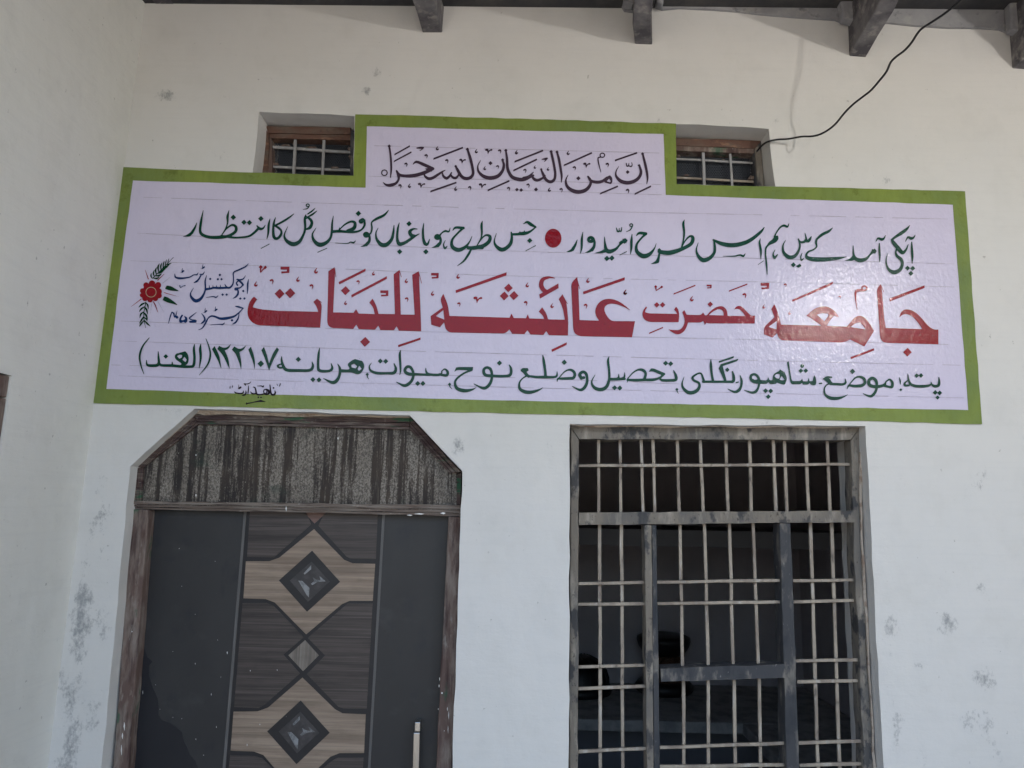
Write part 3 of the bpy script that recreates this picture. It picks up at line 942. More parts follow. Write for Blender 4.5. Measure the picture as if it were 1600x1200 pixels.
# ---------------------------------------------------------------- brush lettering: strokes -> flat painted shapes
CELL = 0.6
FAT = 1.18
def catmull(pts, step=1.6):
    P = [np.array(p, float) for p in pts]
    if len(P) < 3: return P
    Q = [2*P[0]-P[1]] + P + [2*P[-1]-P[-2]]
    out = []
    for i in range(1, len(Q)-2):
        a, b, c, d = Q[i-1], Q[i], Q[i+1], Q[i+2]
        n = max(2, int(np.hypot(*(c-b)[:2]) / step))
        for k in range(n):
            t = k/n
            v = 0.5*((2*b)+(c-a)*t+(2*a-5*b+4*c-d)*t*t+(3*b-a-3*c+d)*t**3)
            if len(v) > 2: v[2] = max(0.15, v[2])
            out.append(v)
    out.append(P[-1])
    return out
def soften(pts, n=2):
    P = [np.array(p, float)[:2] for p in pts]
    for _ in range(n):
        out = []
        for i in range(len(P)):
            a, b, c = P[i-1], P[i], P[(i+1) % len(P)]
            u, v = b-a, c-b; lu, lv = np.hypot(*u), np.hypot(*v)
            if lu < 1e-6 or lv < 1e-6: continue
            ang = math.degrees(math.acos(max(-1, min(1, float(u@v)/(lu*lv)))))
            if 6 < ang < 52:
                k = min(.27*lu, .27*lv, 4.0)
                out += [b-u/lu*k, b+v/lv*k]
            else: out.append(b)
        P = out
    return P
class Word:
    def __init__(s, label): s.label = label; s.ops = []
    def stroke(s, pts):
        s.ops.append(('s', pts))
    def poly(s, pts): s.ops.append(('p', pts))
    def hole(s, pts): s.ops.append(('h', pts))
    def field(s):
        al = np.concatenate([np.array([p[:2] for p in o[1]], float) for o in s.ops])
        x0, y0 = al.min(0)-8; x1, y1 = al.max(0)+8
        nx = int((x1-x0)/CELL)+2; ny = int((y1-y0)/CELL)+2
        F = np.full((ny, nx), -9.0, np.float32)
        def win(lo, hi, m):
            a = max(0, int((lo[0]-m-x0)/CELL)); b = min(nx, int((hi[0]+m-x0)/CELL)+2)
            c = max(0, int((lo[1]-m-y0)/CELL)); d = min(ny, int((hi[1]+m-y0)/CELL)+2)
            X, Y = np.meshgrid(x0+np.arange(a, b)*CELL, y0+np.arange(c, d)*CELL)
            return (slice(c, d), slice(a, b)), X, Y
        def seg(X, Y, p, q):
            dx, dy = q[0]-p[0], q[1]-p[1]; L = dx*dx+dy*dy+1e-9
            t = np.clip(((X-p[0])*dx+(Y-p[1])*dy)/L, 0, 1)
            return np.hypot(X-p[0]-t*dx, Y-p[1]-t*dy), t
        for kind, pts in s.ops:
            if kind == 's':
                for p, q in zip(pts[:-1], pts[1:]):
                    m = max(p[2], q[2])/2+1.5
                    w, X, Y = win(np.minimum(p[:2], q[:2]), np.maximum(p[:2], q[:2]), m)
                    d, t = seg(X, Y, p, q)
                    F[w] = np.maximum(F[w], (p[2]+(q[2]-p[2])*t)/2-d)
            else:
                A = np.array(pts, float)[:, :2]
                w, X, Y = win(A.min(0), A.max(0), 1.5)
                D = np.full(X.shape, 9.0); ins = np.zeros(X.shape, bool)
                for p, q in zip(A, np.roll(A, -1, 0)):
                    d, _ = seg(X, Y, p, q); D = np.minimum(D, d)
                    if p[1] != q[1]:
                        c = ((p[1] > Y) != (q[1] > Y)) & (X < (q[0]-p[0])*(Y-p[1])/(q[1]-p[1])+p[0])
                        ins ^= c
                sd = np.where(ins, D, -D)
                F[w] = np.maximum(F[w], sd) if kind == 'p' else np.minimum(F[w], -sd)
        F[0] = F[-1] = -9; F[:, 0] = F[:, -1] = -9
        return F, x0, y0
    def mesh(s):
        F, x0, y0 = s.field(); I = F > 0
        V = []; faces = []
        ny, nx = F.shape
        c = I[:-1, :-1].astype(int)+I[:-1, 1:]+I[1:, 1:]+I[1:, :-1]
        def add(ps):
            b = len(V); V.extend(ps); faces.append(tuple(range(b, b+len(ps))))
        for j in range(ny-1):
            row = c[j]; nz = np.nonzero(row)[0]; k = 0
            while k < len(nz):
                i = int(nz[k])
                if row[i] == 4:
                    e = k
                    while e+1 < len(nz) and nz[e+1] == nz[e]+1 and row[nz[e+1]] == 4: e += 1
                    i2 = int(nz[e])+1
                    add([(x0+i*CELL, y0+j*CELL), (x0+i2*CELL, y0+j*CELL), (x0+i2*CELL, y0+(j+1)*CELL), (x0+i*CELL, y0+(j+1)*CELL)])
                    k = e+1; continue
                cs = [(i, j), (i+1, j), (i+1, j+1), (i, j+1)]; ps = []
                for a in range(4):
                    p, q = cs[a], cs[(a+1) % 4]; fp, fq = F[p[1], p[0]], F[q[1], q[0]]
                    if fp > 0: ps.append((x0+p[0]*CELL, y0+p[1]*CELL))
                    if (fp > 0) != (fq > 0):
                        fp = max(-1.2*CELL, min(1.2*CELL, fp)); fq = max(-1.2*CELL, min(1.2*CELL, fq))
                        t = fp/(fp-fq); ps.append((x0+(p[0]+(q[0]-p[0])*t)*CELL, y0+(p[1]+(q[1]-p[1])*t)*CELL))
                if len(ps) > 2: add(ps)
                k += 1
        return V, faces
def parse(txt):
    words = []; cur = None; ox = oy = 0; sc = 1
    for ln in txt.strip().splitlines():
        if ln[0] == '@':
            ox, oy, sc = map(float, ln[1:].split(',')); continue
        if ln[0] == '#': cur = Word(ln[1:].strip()); words.append(cur); continue
        k, rest = ln.split(' ', 1)
        num = [list(map(float, a.split(','))) for a in rest.split()]
        def T(p, w=None):
            r = [ox+p[0]/sc, oy+p[1]/sc]
            if w is not None: r.append(w/sc)
            return r
        if k in 'SL':
            w = num[0][2] if len(num[0]) > 2 else 8; pts = []
            for p in num:
                if len(p) > 2: w = p[2]
                pts.append(T(p, w))
            pts = [[p[0], p[1], p[2]*FAT+.1] for p in pts]
            cur.stroke(catmull(pts) if k == 'S' else [np.array(p) for p in pts])
        elif k == 'P': cur.poly(soften([T(p) for p in num]))
        elif k == 'Q':
            pts = [T(p) for p in num]; n = len(pts)
            cur.poly(catmull(pts[-1:]+pts+pts[:2])[0:])
        elif k == 'H':
            cur.hole(soften([T(p) for p in num]))
        elif k == 'D':
            x, y, r = num[0]
            cur.poly([T((x+.05*r, y-r)), T((x+r, y+.02*r)), T((x-.05*r, y+r)), T((x-r, y-.02*r))])
        elif k == 'K':
            x, y, rx, ry, w = num[0]
            cur.stroke([np.array(T((x+rx*math.cos(a), y+ry*math.sin(a)), w)) for a in [i*math.pi/10 for i in range(21)]])
        elif k == 'E':
            x, y, rx, ry = num[0]
            cur.poly([T((x+rx*math.cos(a), y+ry*math.sin(a))) for a in [i*math.pi/24 for i in range(48)]])
        elif k == 'F':
            (x1, y1), (x2, y2), (w,) = num
            h = w*.62; g = w*.25
            cur.poly([T((x1, y1-h)), T((x2, y2-h)), T((x2+g, y2+h*.7)), T((x1-g, y1+h))])
        elif k in 'abvht':
            x, y, z = num[0]
            if abs(sc-5.333) < .01 or abs(sc-4.706) < .01: z *= .78 if k in 'abv' else 1
            G = lambda L: cur.stroke([np.array(p) for p in catmull([T((x+a*z, y+b*z), w*z*1.15) for a, b, w in L])])
            if k == 'a': G([(-11, -8, 14), (2, -14, 14), (11, -4, 10), (8, 10, 6), (3, 24, 3)])
            if k == 'b': G([(10, -26, 3), (-2, -10, 8), (-8, 6, 13), (2, 13, 14), (13, 5, 9)])
            if k == 'v':
                G([(-24, -14, 18), (-12, -16, 16), (-8, 2, 9), (-6, 24, 4)]); G([(-6, 18, 4), (4, -2, 8), (14, -12, 10), (26, -14, 15)])
            if k == 'h': cur.poly([T((x+a*z, y+b*z)) for a, b in [(-37, -26), (38, -26), (36, 26), (-31, 31), (-31, 14), (14, 13), (16, 0), (-37, -1)]])
            if k == 't':
                G([(3, -30, 3), (-2, 0, 8), (-3, 30, 8)]); G([(-3, 30, 6), (22, 10, 9), (14, 2, 5), (-4, 24, 5), (-30, 33, 3)])
    return words
# ---------------------------------------------------------------- ground
g = MB(); g.v = [(-400, -400, 0), (400, -400, 0), (400, 400, 0), (-400, 400, 0)]; g.f = [(0, 1, 2, 3)]
tag(g.obj('ground', M['ground'], fix=False), kind='structure')

# ---------------------------------------------------------------- the building: facade with its openings
house = empty('building', 'whitewashed building front with the painted sign, door and barred window', 'building')
WALL = .23
c_top, c_bot = at(222, 40), at(77, 1180)
def corner(z): return c_bot+(c_top-c_bot)*((z-c_bot.z)/(c_top.z-c_bot.z))
SLAB_Z = at(1400, 17).z
left_vent = [at(404.4, 174.6), at(480, 177.2), at(553.5, 181.5), at(552.5, 274.8), at(394.5, 270)]
right_vent = [at(1055.5, 194), at(1128, 197), at(1201.5, 201.5), at(1211.5, 291.5), at(1057, 288)]
win_hole = [at(890.3, 662.4), at(1352.4, 665.7), down((1352.4, 665.7), (1380, 1200), .82), down((890.3, 662.4), (889, 1200), .82)]
door_hole = [down((203.8, 728.7), (159.3, 1200), .0), at(203.8, 728.7), at(304, 638.4), at(640.2, 649), at(722.4, 736), down((722.4, 736), (706.5, 1200), .0)]
def Rg(p, s, amp=.002): return ragged(p, .06, amp, s)
x_right = 2.64
outer = [corner(-.3), corner(SLAB_Z+.1), Vector((x_right, 0, SLAB_Z+.1)), Vector((x_right, 0, -.3))]
for p in outer: p.y = 0
door_open = [Vector((p.x, 0, -.28)) if abs(p.z) < 1e-4 else p for p in door_hole]
wall = MB().prism(outer, 0, WALL, [Rg(left_vent, 1, .0028), Rg(right_vent, 2, .0028), Rg(win_hole, 3), Rg(door_open, 4)])
tag(wall.obj('facade_wall', M['facade'], house, fix=False), 'cream white facade wall with grey damp specks')

# bare cement band under the slab, where the whitewash stops
band = MB()
bp = [at(1022, -20), at(1022, 13)]+[at(x, y+random.uniform(-1.6, 1.6)) for x, y in [(1034, 16), (1060, 16), (1080, 17), (1110, 18), (1150, 21), (1190, 25), (1230, 28), (1270, 32), (1304, 35), (1330, 44), (1356, 38), (1390, 38), (1430, 41), (1480, 45), (1530, 46), (1560, 48), (1580, 56), (1640, 62), (1780, 74)]]+[at(1780, -20)]
band.prism(bp, -.012, -.001)
tag(band.obj('cement_band', M['cement'], house, fix=False), 'unpainted grey cement band along the eave'); band = MB()
bp2 = [at(672, -20)]+[at(x, y+random.uniform(-1, 1)) for x, y in [(684, 4), (709, 4), (712, -2), (790, -2), (800, 2), (880, 5), (940, 7), (968, 9), (975, 20), (1005, 23), (1022, 12)]]+[at(1022, -20)]
band.prism(bp2, -.012, -.001)
band.obj('cement_band', M['cement'], house, fix=False); band = MB()
bp3 = [at(180, -20)]+[at(x, y) for x, y in [(224, 1), (232, 4), (243, 5), (250, 4), (256, 2), (262, -20)]]
band.prism(bp3, -.012, -.001)
band.obj('cement_band', M['cement'], house, fix=False)

# eave slab and its brackets
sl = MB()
y_out = -2.5  # overhang lengthened out of view to darken the upper wall
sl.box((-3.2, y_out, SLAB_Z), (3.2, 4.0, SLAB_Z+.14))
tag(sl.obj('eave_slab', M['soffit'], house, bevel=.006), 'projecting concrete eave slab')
def bracket(name, bl, br, tilt, drop_end, seed):
    # bl, br: lower corners at the wall; the bracket runs outward, a little askew, its underside rising
    a, b = at(*bl), at(*br); rnd = random.Random(seed); n = 9; L = 1.05
    mb = MB(); rings = []
    zt = SLAB_Z-.001
    for i in range(n):
        t = L*i/(n-1); z = min(a.z, b.z)+drop_end*t
        jx = rnd.uniform(-.005, .005); jz = rnd.uniform(-.004, .004)
        q = [Vector((a.x+tilt*t+jx, -t+.02, a.z+drop_end*t+jz)), Vector((b.x+tilt*t+jx, -t+.02, b.z+drop_end*t+jz)),
             Vector((b.x+tilt*t, -t+.02, zt)), Vector((a.x+tilt*t, -t+.02, zt))]
        rings.append(q)
    b0 = 0
    for q in rings: mb.v += [tuple(p) for p in q]
    for i in range(n-1):
        for k in range(4):
            mb.f.append((i*4+k, i*4+(k+1) % 4, (i+1)*4+(k+1) % 4, (i+1)*4+k))
    mb.f += [(3, 2, 1, 0), tuple((n-1)*4+k for k in range(4))]
    return tag(mb.obj('bracket', M['darkcement'], house, bevel=.004))
bracket('b', (662, 52), (693, 52), -.10, .05, 1)
bracket('b', (992, 70), (1019, 71), -.15, .05, 2)
bracket('b', (1329, 88), (1355, 90), -.085, .05, 3)
bracket('b', (1583, 106), (1612, 108), -.03, .05, 4)
bracket('b', (246, -30), (276, -28), -.06, .05, 5)
for cx, w, y0, y1 in ((978, 10, -30, 20), (1027, 7, -30, 21), (1316, 13, -6, 46), (1572, 8, 10, 62), (700, 9, -20, 5)):
    mb = MB(); p = [at(cx-w, y0), at(cx+w, y0), at(cx+w*.8, y1), at(cx-w*.6, y1-4)]
    mb.prism(ragged(p, .02, .002, int(cx)), -.05, -.0125); mb.obj('mortar_lump', M['cement'], house, bevel=.006)

# side wall on the left, with the edge of a doorway
u = Vector((0, -1, 0))
L_END = 1.5
def side(t, z): p = corner(z); return Vector((p.x, -t, z))
def side_hit(px, py):                   # point of the side wall seen at px, py
    d = ray(px, py); n = Vector((1, 0, -(c_top.x-c_bot.x)/(c_top.z-c_bot.z))); q = Vector((c_bot.x, 0, c_bot.z))
    t = (q-CAM).dot(n)/d.dot(n); return CAM+d*t
e0 = side_hit(18.5, 587); e1 = side_hit(0, 800)
t0 = -e0.y; zt = e0.z; t1 = t0+.95
sw = MB()
TH = .23
def sidebox(ta, tb, za, zb):
    q0 = [side(ta, za), side(tb, za), side(tb, zb), side(ta, zb)]
    q1 = [p+Vector((-TH, 0, 0)) for p in q0]; sw.hexa(q0, q1)
sidebox(-.30, t0, -.3, SLAB_Z+.1); sidebox(t0, t1, zt, SLAB_Z+.1); sidebox(t1, L_END, -.3, SLAB_Z+.1)
tag(sw.obj('side_wall', M['side'], house), 'pale side wall standing at right angles to the facade')
sd = empty('side_door', 'edge of a dark brown doorway at the left end of the side wall', 'door')
q = [side(t0+.002, -.0), side(t1-.002, 0), side(t1-.002, zt-.003), side(t0+.002, zt-.003)]
MB().hexa([p+Vector((-.16, 0, 0)) for p in q], [p+Vector((-.20, 0, 0)) for p in q]).obj('door_leaf', M['oldwood'], sd)
def sbar(ta, tb, za, zb):
    q = [side(ta, za), side(tb, za), side(tb, zb), side(ta, zb)]
    MB().hexa([p+Vector((-.004, 0, 0)) for p in q], [p+Vector((-.155, 0, 0)) for p in q]).obj('door_frame', M['oldwood'], sd, bevel=.003)
sbar(t0+.002, t0+.06, 0, zt-.065); sbar(t1-.06, t1-.002, 0, zt-.065); sbar(t0+.002, t1-.002, zt-.062, zt-.003)

# ---------------------------------------------------------------- the painted sign on the wall
sign = empty('painted_sign', 'stepped white wall sign with green border and Urdu lettering above the door and window', 'sign', loc=tuple(at(840, 450)))
sign_off = Vector(sign.location)
def sign_part(name, mat, pts, y, holes=(), label=None):
    mb = MB().prism(pts, y, y+.0012, holes)
    o = mb.obj(name, mat, sign, fix=False); o.location = -sign_off
    if label: o['label'] = label
    return o
so = [(190.5, 261.5), (300, 266.5), (402, 270.5), (553, 275.3), (555.5, 179.5), (700, 183), (880, 188.5), (1056, 194), (1057, 288.5), (1200, 292), (1350, 295.5), (1507, 299.5), (1520, 480), (1533.5, 663), (1300, 657), (1000, 650.5), (700, 644), (400, 637), (142, 630), (165, 450)]
si = [(208.5, 282.5), (400, 288.5), (571.5, 293.8), (573.5, 198), (800, 204), (1036.5, 210), (1040, 305), (1200, 311), (1350, 315.5), (1488, 320.5), (1500, 480), (1512, 641), (1220, 635), (900, 628.5), (600, 621), (400, 616), (167, 608), (186, 450)]
def wob(P, amp, seed, Y=0):
    rnd = random.Random(seed); out = []
    pts = [Vector((x, 0, y)) for x, y in P]
    for i in range(len(pts)):
        a, b = pts[i], pts[(i+1) % len(pts)]
        n = max(1, int((b-a).length/22)); d = b-a; nn = Vector((-d.z, 0, d.x)).normalized()
        for k in range(n):
            p = a+d*(k/n)+nn*(0 if k == 0 else rnd.uniform(-amp, amp)); out.append(at(p.x, p.z))
    return out
sign_part('green_border', M['border'], wob(so, .55, 5), -.0040, [wob(si, .45, 6)])
sign_part('white_field', M['lilac'], wob([(x+(.8 if x > 800 else -.8), y+(.8 if y > 450 else -.8)) for x, y in si], .1, 7), -.0028)
def lettering(key, mat, y, name):
    global FAT
    FAT = {'blue': 1.32, 'sig': 1.5, 'leaf': 1.35, 'green': 1.22}.get(key, 1.15)
    for w in parse(TXT[key]):
        V, Fc = w.mesh()
        vs = [at(x, yy) for x, yy in V]
        o = mesh_obj('dot' if 'dot' in w.label else 'ray' if 'ray' in w.label else name, [(p.x, y, p.z) for p in vs], [f for f in Fc], M[mat], sign)
        o.location = -sign_off
        o['label'] = w.label
exec_order = [('flower_grey', 'grey', -.0046, 'stamen'), ('flower_red', 'red', -.0048, 'flower'), ('flower_cream', 'cream', -.0053, 'flower_ring'), ('leaf', 'leaf', -.0047, 'leaf'),
              ('ink', 'ink', -.0048, 'word'), ('red', 'red', -.0048, 'word'), ('green', 'green', -.0050, 'word'), ('blue', 'blue', -.0048, 'word'), ('sig', 'sig', -.0052, 'signature')]
for k in exec_order: lettering(*k)
# faint ruled pencil lines
PL = [[(585, 228.5), (1030, 240)], [(576, 276), (1032, 289)], [(574, 291), (1034, 305)], [(225, 309), (500, 318), (760, 326), (1000, 332.5), (1220, 337), (1480, 343)],
      [(215, 365), (500, 379), (740, 391), (1000, 399), (1240, 406), (1490, 413)], [(205, 408), (540, 421), (740, 430), (1000, 437), (1240, 442), (1490, 449)],
      [(190, 502), (380, 509), (680, 519), (1000, 527), (1220, 532), (1495, 539)], [(185, 533), (380, 540), (680, 550), (1000, 559), (1240, 565), (1500, 571)],
      [(175, 570.5), (460, 579), (600, 583), (820, 591), (1060, 600)], [(172, 587), (460, 596), (820, 606), (1240, 616), (1505, 622)]]
pm = MB(); rnd = random.Random(3)
for L in PL:
    for (xa, ya), (xb, yb) in zip(L[:-1], L[1:]):
        n = max(2, int((xb-xa)/14))
        for i in range(n):
            if rnd.random() < .12: continue
            x0, x1 = xa+(xb-xa)*i/n, xa+(xb-xa)*(i+1)/n; y0, y1 = ya+(yb-ya)*i/n, ya+(yb-ya)*(i+1)/n; h = rnd.uniform(.16, .42)
            b = len(pm.v)
            for p in (at(x0, y0+h), at(x1, y1+h), at(x1, y1-h), at(x0, y0-h)): pm.v.append((p.x, -.0043, p.z))
            pm.f.append((b, b+1, b+2, b+3))
o = pm.obj('pencil_lines', M['pencil'], sign, fix=False); o.location = -sign_off; o['kind'] = 'stuff'

# ---------------------------------------------------------------- door
door = empty('door', 'closed dark laminate door under a streaked peeling fanlight board', 'door')
D0 = .050                               # front of the frame
DL = .095                               # front of the leaf
def px_poly(P, Y): return [at(x, y, Y) for x, y in P]
def part(name, mat, pts, y0, y1, parent, bevel=.002, label=None, seed=None, amp=0):
    if seed is not None: pts = ragged(pts, .05, amp, seed)
    o = MB().prism(pts, y0, y1).obj(name, mat, parent, bevel=bevel)
    if label: o['label'] = label
    return o
lj = [at(212, 731, D0), at(232, 731, D0)]
part('jamb', M['oldwood'], [down((206.5, 795), (176, 1200), .0, D0), at(206.5, 795.5, D0), at(232, 796.5, D0), down((232, 796.5), (200, 1200), .0, D0)], D0, .19, door, .004, seed=11, amp=.0012)
part('jamb', M['oldwood'], [down((700.6, 807), (681, 1200), .0, D0), at(700.6, 807, D0), at(720.5, 807.5, D0), down((720.5, 807.5), (706, 1200), .0, D0)], D0, .19, door, .004, seed=12, amp=.0012)
# fanlight board and its mouldings
part('fanlight_board', M['streak'], px_poly([(207.5, 792), (208, 731), (304, 648), (640, 653), (719, 738), (718.5, 800)], D0+.018), D0+.018, D0+.045, door, 0, 'dark board with grey vertical streaks of run paint')
def mould(P_out, P_in, seed):           # a stepped strip between two matching edges
    (a0, a1), (b0, b1) = P_out, P_in
    for k, (f0, f1, dy) in enumerate(((0, .40, 0.0), (.43, .72, .005), (.75, 1.0, .010))):
        m = lambda p, q, f: (p[0]+(q[0]-p[0])*f, p[1]+(q[1]-p[1])*f)
        P = [m(a0, b0, f0), m(a1, b1, f0), m(a1, b1, f1), m(a0, b0, f1)]
        part('moulding', M['moulding'] if seed != 3 else M['sill'], px_poly(P, D0+dy-.004+seed*.0004), D0+dy-.004+seed*.0004, D0+.05, door, .0015, seed=seed*10+k, amp=.0012)
mould(((303, 648), (640, 653)), ((309, 662.5), (640, 671)), 1)          # top
mould(((302.5, 650), (210, 729)), ((309, 663), (224, 730)), 2)          # left slope
mould(((641, 652), (720.5, 737)), ((640.5, 671), (702, 740)), 4)        # right slope
mould(((210, 731), (206.5, 783)), ((223, 730), (220, 784)), 5)          # left upright
mould(((720.5, 739), (719.5, 789)), ((714, 742), (713.5, 789)), 6)      # right upright
mould(((206, 782.5), (719.5, 789.5)), ((206.5, 795), (719.5, 806.5)), 3)  # bottom rail
# chipped plaster lip round the top of the opening
for sgm, sd_ in (([(306, 640), (420, 643), (640, 650), (640, 652.5), (520, 650.5), (470, 651.5), (400, 649), (350, 647), (318, 648.5), (306, 645)], 1), ([(303, 641), (307, 646), (262, 686), (212, 728), (206, 729), (250, 688)], 2)):
    part('plaster_lip', M['lip'], px_poly(sgm, D0-.008), D0-.008, D0+.02, door, 0, seed=40+sd_, amp=.0022)
# leaf
part('leaf', M['black'], [down((226, 790), (190, 1200), .0, DL), at(226, 790, DL), at(708, 797, DL), down((708, 797), (690, 1200), .0, DL)], DL, DL+.035, door, 0)
def inlay(name, mat, P, d=.0015, label=None): return part(name, M[mat], px_poly(P, DL-d), DL-d, DL+.004, door, .0004, label)
A = lambda P: [(340+x/5.714, 790+y/5.714) for x, y in P]
B = lambda P: [(340+x/5.4536, 980+y/5.4536) for x, y in P]
YB = 1420
def xl(p, q, y): return p[0]+(q[0]-p[0])*(y-p[1])/(q[1]-p[1])
l0, l1 = (384.6, 806), (352.3, 1200); r0, r1 = (597, 807), (574.7, 1200)
inlay('side_panel', 'panel', [(228, 792), (xl((380.3, 806), (347.5, 1200), 792), 792), (xl((380.3, 806), (347.5, 1200), YB), YB), (170, YB)], .001)
inlay('side_panel', 'panel', [(xl((601.5, 807), (579, 1200), 799), 799), (706, 799), (682, YB), (xl((601.5, 807), (579, 1200), YB), YB)], .001)
inlay('inlay_strip', 'strip', [(xl((380.5, 806), (347.7, 1200), 795), 795), (xl(l0, l1, 795), 795), (xl(l0, l1, YB), YB), (xl((380.5, 806), (347.7, 1200), YB), YB)], .002)
inlay('inlay_strip', 'strip', [(xl(r0, r1, 795), 799), (xl((601.3, 807), (578.8, 1200), 799), 799), (xl((601.3, 807), (578.8, 1200), YB), YB), (xl(r0, r1, YB), YB)], .002)
stain = [(170+x/5.4545, 980+y/5.4545) for x, y in [(262, 60), (300, 160), (330, 255), (372, 292), (343, 330), (345, 420), (378, 520), (418, 610), (425, 700), (422, 745), (452, 792), (520, 815), (565, 842), (625, 895), (640, 970), (672, 1030), (690, 1090), (740, 1140), (762, 1200)]]
inlay('clean_patch', 'wetpanel', [(xl((232, 796), (200, 1200), 985)-3, 985)]+stain+[(345, YB), (176, YB)], .0017, 'darker patch where dust was washed off')
band1 = A([(860, 210), (1130, 485), (1205, 515), (1407, 520), (1385, 850), (1180, 850), (1110, 880), (790, 1150), (510, 865), (430, 835), (230, 828), (252, 497), (460, 497), (550, 465)])
band2 = B([(722, 430), (1000, 700), (1065, 735), (1262, 742), (1248, 1073), (1040, 1073), (960, 1105)])+[(459, 1236)]+B([(390, 1090), (310, 1060), (110, 1052), (135, 720), (340, 718), (430, 685)])
inlay('woodgrain_band', 'pale', band1); inlay('woodgrain_band', 'pale', band2)
pt = [(446, 798), A([(835, 170)])[0], A([(500, 465)])[0], A([(262, 458)])[0], (391, 798)]
inlay('woodgrain_panel', 'plum', [(478, 798)]+pt[1:4]+[(390.5, 798)])
inlay('woodgrain_panel', 'plum', [(508, 798), (590.5, 798)]+A([(1412, 478), (1190, 475), (1150, 455), (900, 180)]))
inlay('triangle', 'rose', A([(770, 60), (975, 60), (865, 160)]), label='small rose brown triangle under the rail')
midL = [(378.8, 942.3), (417, 942.3), (428, 947), (469, 990), (474, 996), (442.7, 1023), (468.4, 1052.4), (413.3, 1101), (404, 1106.5), (365.7, 1104.7)]
midR = [(582.4, 943), (543, 943), (536, 949), (485, 993), (481, 997), (507.8, 1024), (479.4, 1053.3), (528.9, 1104.7), (537, 1107), (572.9, 1107.4)]
inlay('woodgrain_panel', 'plum', midL); inlay('woodgrain_panel', 'plum', midR)
inlay('woodgrain_panel', 'plum', [(359.5, 1180.3), (398.5, 1181.5), (410, 1185), (455, 1232), (455, 1290), (380, 1345), (343, 1343)])
inlay('woodgrain_panel', 'plum', [(568, 1184), (528, 1184), (520, 1188), (464, 1234), (464, 1290), (510, 1346), (556, 1348)])
inlay('diamond', 'palev', B([(745, 110), (862, 240), (728, 375), (602, 240)]), label='small pale diamond between the two dark ones')
d1 = A([(843, 403), (1093, 680), (798, 948), (547, 668)]); d2 = B([(707, 625), (955, 900), (672, 1168), (422, 888)])
for dd, T_, L_ in ((d1, A, 'upper black diamond with silver glints'), (d2, B, 'lower black diamond with silver glints')):
    inlay('diamond', 'black', dd, .003, L_)
sm1 = A([(838, 500), (1000, 678), (806, 860), (645, 670)]); sm2 = B([(704, 722), (866, 900), (676, 1075), (520, 890)])
inlay('diamond_core', 'glint2', sm1, .0034); inlay('diamond_core', 'glint2', sm2, .0034)
for P in (A([(835, 530), (835, 568), (778, 615), (768, 606)]), A([(720, 670), (755, 672), (820, 735), (814, 820), (796, 800)]), A([(965, 676), (908, 628), (920, 668), (880, 660), (850, 640), (862, 672), (832, 700), (846, 710), (890, 682)]),
          B([(700, 755), (700, 790), (650, 838), (638, 826)]), B([(595, 895), (628, 895), (688, 955), (682, 1040), (664, 1020)]), B([(830, 892), (775, 850), (788, 884), (752, 878), (720, 860), (730, 888), (702, 915), (716, 926), (765, 898)])):
    inlay('glint', 'glint', P, .0038)
# specks of white paint
ch = MB(); rnd = random.Random(5)
for (x, y, w, h) in [(280, 857, 1.2, 1.5), (336, 877, 1, 1), (305, 960, 1, 1), (284, 916, 1, 1), (305, 1037, 1, 2.6), (345, 1058, 1, 1), (330, 1085, 1, 3), (338, 1136, 1, 2.4), (306, 1155, 1, 2), (270, 1018, 1, 1), (223, 1082, .8, 5.5), (270, 1121, 1, 1), (284, 1123, 1, 1), (250, 1108, .8, .8), (355, 1020, 2, 4), (391, 1048, 1.4, 2.2), (433, 1047, 1.2, 1.8), (406, 1132, 1.2, 2), (386, 1164, 1, 3.6), (447, 1120, 1, 3), (318, 1180, 1.2, 1.4), (243, 1070, .9, .9), (340, 1000, 1, 1)]:
    w *= .6; h *= .7; P = px_poly([(x-w*.6, y), (x, y-h*.8), (x+w*.6, y), (x+w*.1, y+h*.8)], DL-.003); ch.prism(P, DL-.003, DL-.0022)
for (x, y, w, h) in [(194, 1135, 1.8, 8), (191, 1150, 1.4, 6), (189.5, 1172, 1.2, 10), (686.8, 1061, 1, 3.6), (686, 1072, 1.2, 3), (690.5, 1083, 2.6, 2), (684.7, 1108, 1, 1.6), (699, 1108, 1, 4), (701, 1118, 1, 8), (700, 1140, .8, 8), (694, 1142, 1, 1), (206, 987, 1, 1)]:
    P = px_poly([(x-w*.6, y), (x, y-h*.8), (x+w*.6, y-h*.2), (x+w*.2, y+h*.8)], D0-.002); ch.prism(P, D0-.002, D0-.0005)
for (x, y, w, h) in [(306, 774, 1.4, 3), (447, 795, 1.6, 5), (528, 685, 1.4, 3), (306, 711, 1, 1.6), (640, 805, 8, 1.2), (655, 803, 14, 1.4), (692, 802, 7, 2.2)]:
    P = px_poly([(x-w*.6, y), (x, y-h*.8), (x+w*.6, y-h*.2), (x+w*.2, y+h*.8)], D0-.006); ch.prism(P, D0-.006, D0-.0045)
ch.obj('paint_specks', M['chip'], door)['kind'] = 'stuff'
# handle
HY = DL-.045
hb = MB(); hb.hexa([at(645.8, 1145, HY), at(655.8, 1145, HY), at(653.6, 1250, HY), at(643, 1250, HY)], [p+Vector((0, .012, 0)) for p in (at(645.8, 1145, HY), at(655.8, 1145, HY), at(653.6, 1250, HY), at(643, 1250, HY))])
for y in (1128.5, 1244):
    q = [at(648, y, HY-.002), at(656.8, y, HY-.002), at(656.2, y+15, HY-.002), at(647.4, y+15, HY-.002)]
    hb.hexa(q, [Vector((p.x, DL, p.z)) for p in q])
hb.obj('handle', M['chrome'], door, bevel=.002)

